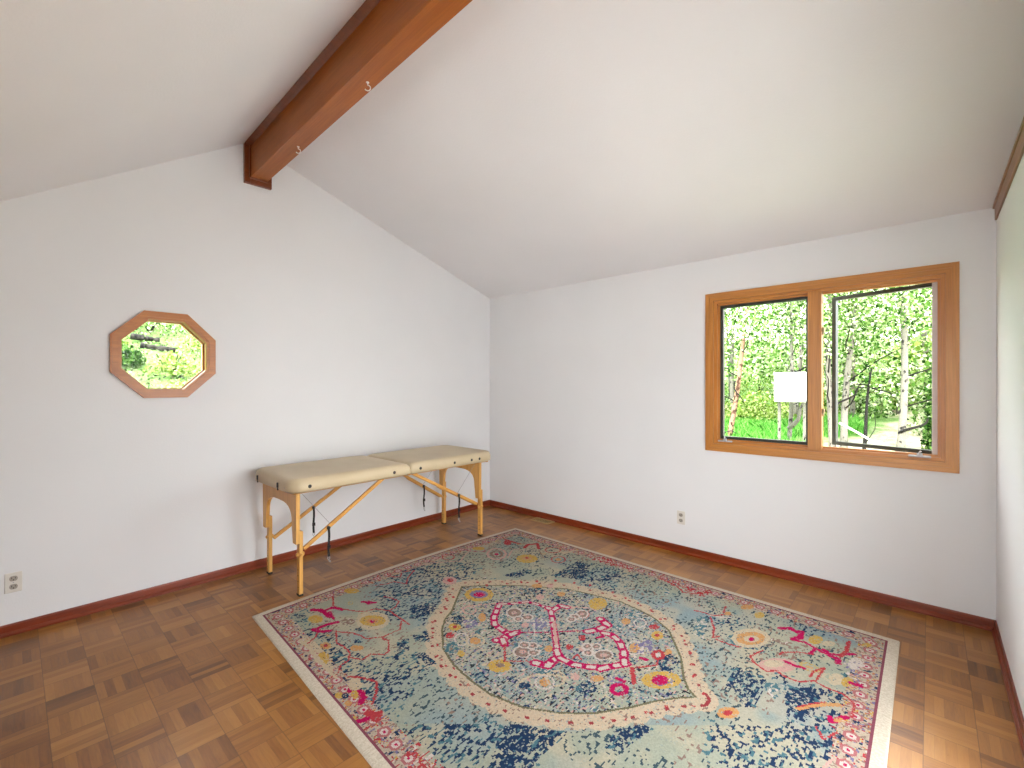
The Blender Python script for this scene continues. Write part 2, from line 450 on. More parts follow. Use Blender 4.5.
# ------------------------------------------------------------------ window_1: two casements in a wooden casing
w1 = struct_root('window_1', (WX0, 0, WZ0))
def wl(bm, name, m, parent, smooth=False):
    o = obj(name, bm, m, parent); o.matrix_parent_inverse = Matrix.Identity(4)
    o.location = (-WX0, 0, -WZ0) if parent == w1 else (0, 0, 0)
    return o
def frame_ring(x0, x1, z0, z1, w, ya, yb, bev=0.004):
    """Four mitred boards round a rectangle: returns (horizontal boards, vertical boards)."""
    h, v = BM(), BM()
    prism(h, [(x0, z0), (x1, z0), (x1-w, z0+w), (x0+w, z0+w)], 1, ya, yb)
    prism(h, [(x0, z1), (x0+w, z1-w), (x1-w, z1-w), (x1, z1)], 1, ya, yb)
    prism(v, [(x0, z0), (x0+w, z0+w), (x0+w, z1-w), (x0, z1)], 1, ya, yb)
    prism(v, [(x1, z0), (x1, z1), (x1-w, z1-w), (x1-w, z0+w)], 1, ya, yb)
    return h, v
cw = 0.062
h, v = frame_ring(WX0, WX1, WZ0, WZ1, cw, -0.022, 0.0)
h2, v2 = frame_ring(WX0+0.010, WX1-0.010, WZ0+0.010, WZ1-0.010, 0.022, -0.028, -0.020)
for src, dst in ((h2, h), (v2, v)):
    me = bpy.data.meshes.new('tmp'); src.to_mesh(me); src.free(); dst.from_mesh(me); bpy.data.meshes.remove(me)
wl(h, 'casing_rail', M['win_x'], w1); wl(v, 'casing_stile', M['win_z'], w1)
ix0, ix1, iz0, iz1 = WX0+cw-0.006, WX1-cw+0.006, WZ0+cw-0.006, WZ1-cw+0.006
h, v = frame_ring(ix0, ix1, iz0, iz1, 0.028, 0.006, 0.055)
h2, v2 = frame_ring(ix0+0.02, ix1-0.02, iz0+0.02, iz1-0.02, 0.022, 0.034, 0.060)
for src, dst in ((h2, h), (v2, v)):
    me = bpy.data.meshes.new('tmp'); src.to_mesh(me); src.free(); dst.from_mesh(me); bpy.data.meshes.remove(me)
wl(h, 'jamb_rail', M['win_x'], w1); wl(v, 'jamb_stile', M['win_z'], w1)
mx0, mx1 = 3.292, 3.377
wl(box(BM(), (mx0, -0.016, iz0+0.02), (mx1, 0.06, iz1-0.02), 0.004), 'mullion', M['win_z'], w1)
bx0, bx1, bz0, bz1 = ix0+0.042, ix1-0.042, iz0+0.042, iz1-0.042     # daylight opening
# left casement, closed
def sash(x0, x1, z0, z1, w=0.016, ya=0.0, yb=0.03):
    h, v = frame_ring(x0, x1, z0, z1, w, ya, yb)
    me = bpy.data.meshes.new('tmp'); v.to_mesh(me); v.free(); h.from_mesh(me); bpy.data.meshes.remove(me)
    return h
sl = wl(sash(bx0-0.004, mx0+0.006, bz0-0.004, bz1+0.004, 0.026, 0.045, 0.085), 'sash_frame', M['bronze'], w1)
obj('glass_pane', box(BM(), (bx0+0.010, 0.064, bz0+0.010), (mx0-0.008, 0.068, bz1-0.010)), M['glass'], sl)
# right casement, cranked open about its right edge
sw = bx1 - mx1 + 0.008
sr = wl(sash(-sw, 0.0, bz0-0.004, bz1+0.004, 0.026, 0.0, 0.035), 'sash_frame', M['bronze'], w1)
sr.location = (bx1 + 0.004 - WX0, 0.060, -WZ0); sr.rotation_euler = (0, 0, -math.radians(18))
gp = obj('glass_pane', box(BM(), (-sw+0.018, 0.016, bz0+0.014), (-0.018, 0.020, bz1-0.014)), M['glass'], sr)
wl(box(BM(), (bx1-0.026, 0.050, bz0), (bx1+0.004, 0.058, bz1), 0.003), 'pale_strip', M['palegrey'], w1)  # pale strip over the hinge edge of the right sash
# crank operators on the sill
def crank(cx):
    b_ = BM()
    box(b_, (cx-0.055, -0.004, bz0-0.020), (cx+0.055, 0.02, bz0-0.008), 0.004)
    box(b_, (cx-0.014, -0.012, bz0-0.018), (cx+0.014, 0.012, bz0+0.006), 0.005)
    tube(b_, [(cx, -0.008, bz0+0.002), (cx, -0.016, bz0+0.014), (cx+0.006, -0.018, bz0+0.022)], [0.006, 0.005, 0.006], 8)
    return wl(b_, 'crank_operator', M['chrome'], w1)
crank(2.715); crank(3.90)
# sash locks on the mullion
for zz in (1.26, 1.84):
    b_ = BM(); box(b_, (mx1-0.002, 0.004, zz-0.028), (mx1+0.010, 0.022, zz+0.028), 0.003); box(b_, (mx1+0.006, -0.008, zz-0.006), (mx1+0.016, 0.016, zz+0.02), 0.003)
    wl(b_, 'sash_lock', M['vent'], w1)

# ------------------------------------------------------------------ window_2: the octagon
w2 = struct_root('window_2', (0, OCY, OCZ))
def oct_ring(ra, rb, xa, xb):
    b_ = BM(); A, B_ = octagon(ra, ra, 0, 0), octagon(rb, rb, 0, 0)
    for k in range(8):
        q = (k+1) % 8
        prism(b_, [A[k], A[q], B_[q], B_[k]], 0, xa, xb)
    return b_
cas = obj('octagon_casing', oct_ring(OCR, OCR-0.055, 0.0, 0.024), M['oct'], w2)
obj('casing_bead', oct_ring(OCR-0.010, OCR-0.040, 0.022, 0.029), M['oct'], cas)
obj('octagon_jamb', oct_ring(OCR-0.05, OCR-0.058, -0.11, 0.012), M['oct'], w2)
obj('glazing_bead', oct_ring(OCR-0.054, OCR-0.066, -0.060, -0.045), M['oct'], w2)
obj('glass_pane', prism(BM(), octagon(OCR-0.062, OCR-0.062, 0, 0), 0, -0.068, -0.063), M['glass'], w2)

# unseen openings added to let daylight in: door_unseen and a window with plain frames
def plain_frame(name, axis, plane, u0, u1, v0, v1, bars):
    r = struct_root(name)
    f = BM(); w = 0.06
    def B4(a0, a1, b0, b1, t0=-0.01, t1=0.10):
        if axis == 0: box(f, (plane+t0, a0, b0), (plane+t1, a1, b1), 0.004)
        else: box(f, (a0, plane-t1, b0), (a1, plane-t0, b1), 0.004)
    B4(u0-0.0, u0+w, v0, v1); B4(u1-w, u1, v0, v1); B4(u0+w, u1-w, v1-w, v1); B4(u0+w, u1-w, v0, v0+w)
    for k in range(1, bars):
        c_ = u0 + (u1-u0)*k/bars; B4(c_-w/2, c_+w/2, v0+w, v1-w)
    obj('frame', f, M['blind'], r)
    return r
plain_frame('door_unseen', 0, L, DOOR_Y[0], DOOR_Y[1], 0.0, DOOR_Z, 2)
plain_frame('window_unseen', 1, YS, SOUTH_X[0], SOUTH_X[1], SOUTH_Z[0], SOUTH_Z[1], 3)

# ------------------------------------------------------------------ ridge beam
beam = thing('ridge_beam', 'stained wooden ridge beam running along the peak of the ceiling from the left wall', 'beam', (0, -2.60, 3.03), -TW)
def zl(y): return z_left(y) if y < Y_RIDGE else z_right(y)
# body: section (y', z') with its top running up into the ceiling peak; the long axis is the beam's x
yl, yr = -0.058, 0.062
obj('beam_body', prism(BM(), [(yl, 0.048), (yr, 0.048), (yr, z_right(-2.60+yr)-3.03+0.004), (Y_RIDGE+2.60, Z_RIDGE-3.03), (yl, z_left(-2.60+yl)-3.03-0.02)], 0, 0.02, L-0.01), M['beam'], beam)
# moulding along the ceiling on the left face
zt = z_left(-2.70)-3.03-0.006
obj('edge_moulding', prism(BM(), [(yl, zt-0.012), (yl-0.014, zt-0.004), (yl-0.040, zt+0.004), (yl-0.044, zt+0.012), (yl-0.03, zt+0.02), (yl, zt+0.04)], 0, 0.03, L-0.01), M['beam_trim'], beam)
# collar trim where the beam meets the wall
col = BM()
box(col, (0.0, -0.10, 0.0), (0.032, -0.055, zt+0.006), 0.004)
box(col, (0.0, -0.055, 0.0), (0.032, 0.098, 0.045), 0.004)
box(col, (0.0, yr-0.002, 0.045), (0.032, 0.098, 0.19), 0.004)
obj('collar_trim', col, M['beam_trim'], beam)
inner = BM()
box(inner, (0.03, -0.070, 0.036), (0.048, yl+0.001, zt-0.004), 0.003)
box(inner, (0.03, yl, 0.036), (0.048, yr, 0.050), 0.003)
obj('collar_bead', inner, M['beam_trim'], beam)

# two cup hooks under the beam
def cup_hook(x, y, label):
    h_ = BM()
    pts = [(0, 0, 0.0), (0, 0, -0.016)] + [(0.016*math.sin(a)*1.0, 0, -0.032+0.016*math.cos(a)) for a in np.linspace(0.0, 4.2, 10)]
    tube(h_, pts, 0.0032, 8); disc(h_, (0, 0, 0), (0, 0, -1), 0.009, 0.004, 12)
    o = obj('cup_hook', h_, M['hook'], smooth=True); o.location = (x, y, 3.0785); o.rotation_euler = (0, 0, 0.9)
    o.scale = (0.95, 0.95, 0.95)
    return tag(o, label, 'hook', 'cup hooks under the beam')
cup_hook(0.77, -2.601, 'small white cup hook under the beam, the one nearer the left wall')
cup_hook(1.72, -2.63, 'small white cup hook under the beam, the one farther from the left wall')

# ------------------------------------------------------------------ wall outlets and the floor vent
def outlet(loc, rz, label, mat):
    r = thing('wall_outlet', label, 'outlet', loc, rz, 'duplex wall outlets')
    # local: x across, -y out of the wall
    obj('face_plate', box(BM(), (-0.0355, -0.006, -0.0575), (0.0355, 0.0, 0.0575), 0.003), mat, r)
    for dz in (0.0235, -0.0235):
        f = BM(); n = 20
        pts = [(0.0172*math.cos(a), max(-0.0145, min(0.0145, 0.0172*math.sin(a)))+dz) for a in [2*math.pi*k/n for k in range(n)]]
        prism(f, pts, 1, -0.0085, -0.005)
        rc = obj('receptacle', f, M['recept'], r)
        s_ = BM()
        box(s_, (-0.0085, -0.0092, dz-0.002), (-0.0060, -0.0080, dz+0.008)); box(s_, (0.0060, -0.0092, dz-0.001), (0.0085, -0.0080, dz+0.007))
        disc(s_, (0, -0.0080, dz-0.0075), (0, -1, 0), 0.0032, 0.0012, 10)
        obj('slot', s_, M['slot'], rc)
    obj('screw', disc(BM(), (0, -0.0058, 0), (0, -1, 0), 0.0035, 0.0016, 10), M['chrome'], r)
    return r
outlet((2.355, 0.0, 0.305), 0.0, 'white duplex outlet low on the back wall, below the left end of the wide window', M['plate'])
outlet((0.0, -3.912, 0.302), math.pi/2, 'white duplex outlet low on the left wall, below and left of the octagonal window', M['plate'])

vent = thing('floor_vent', 'tan metal floor register beside the back baseboard near the corner', 'vent', (0.882, -0.085, 0.0), 0.0)
vf = BM(); a, b_ = 0.125, 0.062
box(vf, (-a, -b_, 0.0), (a, -b_+0.02, 0.006), 0.002); box(vf, (-a, b_-0.02, 0.0), (a, b_, 0.006), 0.002)
box(vf, (-a, -b_+0.02, 0.0), (-a+0.02, b_-0.02, 0.006), 0.002); box(vf, (a-0.02, -b_+0.02, 0.0), (a, b_-0.02, 0.006), 0.002)
obj('register_frame', vf, M['vent'], vent)
obj('duct_opening', box(BM(), (-a+0.018, -b_+0.018, 0.0005), (a-0.018, b_-0.018, 0.0015)), M['ventdark'], vent)
vl = BM()
for k in range(13):
    x_ = -a+0.03 + k*(2*a-0.06)/12
    bar(vl, (x_, -b_+0.02, 0.004), (x_, b_-0.02, 0.004), 0.005, 0.003)
obj('louvre', vl, M['vent'], vent)

# ------------------------------------------------------------------ massage table
tbl = thing('massage_table', 'folding massage table with a cream padded top on light wooden legs against the left wall', 'table', (0.44, -1.70, 0.0))
TX0, TX1, TY0, TY1 = 0.065-0.44, 0.800-0.44, -2.665+1.70, -0.725+1.70
ZU, ZT = 0.714, 0.812
def cushion(y0, y1, name, end):
    """Padded top half: rounded plan corners at its free end, soft rolled edges, slightly crowned."""
    b_ = BM(); NX, NY = 18, 26
    cx, cy = (TX0+TX1)/2, (y0+y1)/2; hx, hy = (TX1-TX0)/2, (y1-y0)/2
    def plan(sx, sy):
        # squircle-like rounding at the free end only
        x, y = sx*hx, sy*hy
        e = sy*end
        if e > 0:
            R = 0.10; ax, ay = hx-R, hy-R
            dx, dy = abs(x)-ax, abs(y)-ay
            if dx > 0 and dy > 0:
                k_ = max(dx, dy); d = math.hypot(dx, dy)
                if d > 1e-9:
                    f = k_/d; x = math.copysign(ax+dx*f, x); y = math.copysign(ay+dy*f, y)
        return cx+x, cy+y
    def edge_in(sx, sy):
        return min((1-abs(sx))*hx, (1-abs(sy))*hy)
    top, bot = {}, {}
    def sp(k, n_):   # denser near the edges
        t = -1 + 2*k/n_
        return math.copysign(1-(1-abs(t))**1.7, t)
    for i in range(NX+1):
        for j in range(NY+1):
            sx, sy = sp(i, NX), sp(j, NY)
            x, y = plan(sx, sy); d = edge_in(sx, sy)
            r = 0.042
            q = min(1.0, d/r)
            z = ZT - 0.048*(1-math.sqrt(max(0.0, 1-(1-q)**2))) + 0.006*(1-sx*sx)*(1-sy*sy)
            if sy*end < -0.8: z -= 0.004*(abs(sy)-0.8)/0.2
            top[i, j] = b_.verts.new((x, y, z))
            inn = 1.0
            zb = ZU + 0.014*(1-min(1.0, d/0.02))
            bot[i, j] = b_.verts.new((x, y, zb))
    for i in range(NX):
        for j in range(NY):
            b_.faces.new((top[i, j], top[i+1, j], top[i+1, j+1], top[i, j+1]))
            b_.faces.new((bot[i, j], bot[i, j+1], bot[i+1, j+1], bot[i+1, j]))
    for i in range(NX):
        b_.faces.new((bot[i, 0], bot[i+1, 0], top[i+1, 0], top[i, 0])); b_.faces.new((bot[i+1, NY], bot[i, NY], top[i, NY], top[i+1, NY]))
    for j in range(NY):
        b_.faces.new((bot[0, j+1], bot[0, j], top[0, j], top[0, j+1])); b_.faces.new((bot[NX, j], bot[NX, j+1], top[NX, j+1], top[NX, j]))
    return obj(name, b_, M['vinyl'], tbl, smooth=True)
YH = -0.005
cush_a = cushion(TY0, YH-0.003, 'cushion', -1)
cush_b = cushion(YH+0.003, TY1, 'cushion', 1)
# dark grommets along the front edge
def grommets(parent, ys, z=0.757):
    for y in ys:
        g = BM(); disc(g, (TX1-0.003, y+1.70, z), (1, 0, 0), 0.0125, 0.007, 14); disc(g, (TX1+0.003, y+1.70, z), (1, 0, 0), 0.006, 0.004, 10)
        obj('grommet', g, M['black'], parent)
grommets(cush_a, (-2.535, -1.862)); grommets(cush_b, (-1.608, -1.236, -1.03, -0.93))
# headrest sockets / latches on the left end
for x in (0.20-0.44, 0.585-0.44):
    g = BM(); box(g, (x-0.011, TY0-0.006, 0.738), (x+0.011, TY0+0.006, 0.772), 0.003); box(g, (x-0.005, TY0-0.004, 0.718), (x+0.005, TY0+0.004, 0.742), 0.002)
    obj('headrest_socket', g, M['black'], cush_a)
g = BM(); disc(g, (0.70-0.44, TY0+0.004, 0.752), (0, -1, 0), 0.006, 0.004, 10); obj('rivet', g, M['cable'], cush_a)
# wooden rails under the padding
rail = BM()
for y0, y1 in ((TY0+0.04, YH-0.008), (YH+0.008, TY1-0.04)):
    for x in (TX0+0.07, TX1-0.075): box(rail, (x-0.012, y0, ZU-0.012), (x+0.012, y1, ZU+0.004), 0.002)
    for y in (y0+0.012, y1-0.012): box(rail, (TX0+0.05, y-0.010, ZU-0.012), (TX1-0.05, y+0.010, ZU+0.004), 0.002)
obj('under_rail', rail, M['beech_y'], tbl)

def end_frame(yy, xb, xf, s):
    """Arched plywood end: two upper legs joined by an arch, drawn as one outline."""
    ztop, zb = ZU-0.006, 0.365
    w = 0.052; wt = 0.085
    pts = [(xb-w/2, zb)]
    pts += [(xb-w/2-0.004, 0.56), (xb-w/2-0.006, ztop), (xf+w/2+0.006, ztop), (xf+w/2+0.004, 0.56), (xf+w/2, zb), (xf-w/2, zb)]
    xa, xc = xb+w/2, xf-w/2
    n = 14; mid = (xa+xc)/2; half = (xc-xa)/2
    za, zc = 0.48, ztop-0.080
    arch = []
    for k in range(n+1):
        t = k/n*math.pi
        ex = math.copysign(abs(math.cos(t))**0.62, math.cos(t)); ez = abs(math.sin(t))**0.72
        arch.append((mid+half*0.94*ex, za+(zc-za)*ez))
    pts += arch
    pts += [(xb+w/2, zb)]
    b_ = prism(BM(), pts, 1, yy-0.013, yy+0.012)
    bmesh.ops.triangulate(b_, faces=[f for f in b_.faces if len(f.verts) > 4])
    return obj('arched_end_panel', b_, M['beech'], tbl)
YL, YR = -2.600+1.70, -0.885+1.70
XB, XF = 0.185-0.44, 0.735-0.44
end_frame(YL, XB, XF, -1); end_frame(YR, XB, XF, 1)
def lower_leg(x, yy, s):
    y0, y1 = sorted((yy+s*0.012, yy+s*0.038))
    b_ = box(BM(), (x-0.022, y0, 0.014), (x+0.022, y1, 0.445), 0.003)
    lg = obj('leg', b_, M['beech'], tbl)
    obj('foot_pad', box(BM(), (x-0.023, y0-0.002, 0.0), (x+0.023, y1+0.002, 0.015), 0.003), M['black'], lg)
    sx = 1 if x > 0 else -1
    for c_, n_, r_, h_ in (((x, y1-0.001, 0.285), (0, 1, 0), 0.016, 0.016), ((x, y0+0.001, 0.285), (0, -1, 0), 0.013, 0.014), ((x+sx*0.021, (y0+y1)/2, 0.285), (sx, 0, 0), 0.011, 0.015)):
        obj('knob', disc(BM(), c_, n_, r_, h_, 14), M['beech'], lg)
    for zz in (0.06, 0.10, 0.14, 0.18):
        obj('height_hole', disc(BM(), (x, y0+0.0002, zz), (0, -1, 0), 0.004, 0.001, 8), M['slot'], lg)
    return lg
for yy, s in ((YL, 1), (YR, 1)):
    for x in (XB, XF): lower_leg(x, yy, s)
# folding braces from each leg up to the hinge, with cable and strap
def brace(x, y0, z0, y1, z1, strap_y):
    b_ = BM()
    bar(b_, (x, y0, z0), (x, y1, z1), 0.018, 0.026, (0, 0, 1), 0.002)
    dy, dz = y1-y0, z1-z0; ln = math.hypot(dy, dz); off = Vector((0, -dz/ln, dy/ln))
    if dy < 0: off = -off
    bar(b_, Vector((x-0.017, y0, z0))-off*0.006, Vector((x-0.017, y0+dy*0.62, z0+dz*0.62))-off*0.006, 0.012, 0.022, (0, 0, 1), 0.002)
    br = obj('brace', b_, M['beech_y'], tbl)
    t = (strap_y-y0)/(y1-y0); zs = z0+t*(z1-z0)
    kn = BM(); disc(kn, (x+0.008, strap_y, zs), (1, 0, 0), 0.013, 0.014, 12)
    obj('hinge_bolt', kn, M['black'], br)
    st = BM(); ln_ = 0.20
    wob = 0.006
    for k in range(6):
        za, zb = zs-0.005-ln_*k/6, zs-0.005-ln_*(k+1)/6
        bar(st, (x+0.016+wob*math.sin(k*1.1), strap_y, za), (x+0.016+wob*math.sin((k+1)*1.1), strap_y, zb-0.002), 0.016, 0.004, (1, 0, 0))
    box(st, (x+0.010, strap_y-0.011, zs-0.15), (x+0.024, strap_y+0.011, zs-0.125), 0.002)
    so = obj('strap', st, M['webbing'], tbl)
    cl = BM(); zc = zs-0.005-ln_
    tube(cl, [(x+0.016, strap_y+0.008*math.cos(a), zc-0.012+0.012*math.sin(a)) for a in np.linspace(0, 2*math.pi, 11)], 0.0025, 6)
    tube(cl, [(x+0.016, strap_y, zc-0.022), (x+0.016, strap_y+0.003, zc-0.036), (x+0.018, strap_y+0.010, zc-0.046), (x+0.018, strap_y+0.012, zc-0.034)], 0.003, 6)
    obj('clip', cl, M['chrome'], so)
brace(XF, YL+0.05, 0.315, -1.925+1.70, 0.712, -2.377+1.70)
brace(XB+0.012, YL+0.05, 0.27, -1.80+1.70, 0.708, -2.245+1.70)
brace(XF, YR-0.02, 0.315, -1.645+1.70, 0.712, -1.142+1.70)
brace(XB+0.012, YR-0.02, 0.30, -1.56+1.70, 0.708, -1.136+1.70)
for x in (XB+0.02, XF-0.005):
    obj('support_cable', tube(BM(), [(x, YL+0.03, 0.712), (x, -2.36+1.70, 0.45)], 0.0016, 6), M['cable'], tbl)
    obj('support_cable', tube(BM(), [(x, YR-0.03, 0.712), (x, -1.15+1.70, 0.45)], 0.0016, 6), M['cable'], tbl)
for x in (TX0+0.06, 0.0, TX1-0.09):
    obj('hinge', box(BM(), (x-0.02, YH-0.03, ZU-0.016), (x+0.02, YH+0.03, ZU-0.011), 0.001), M['chrome'], tbl)

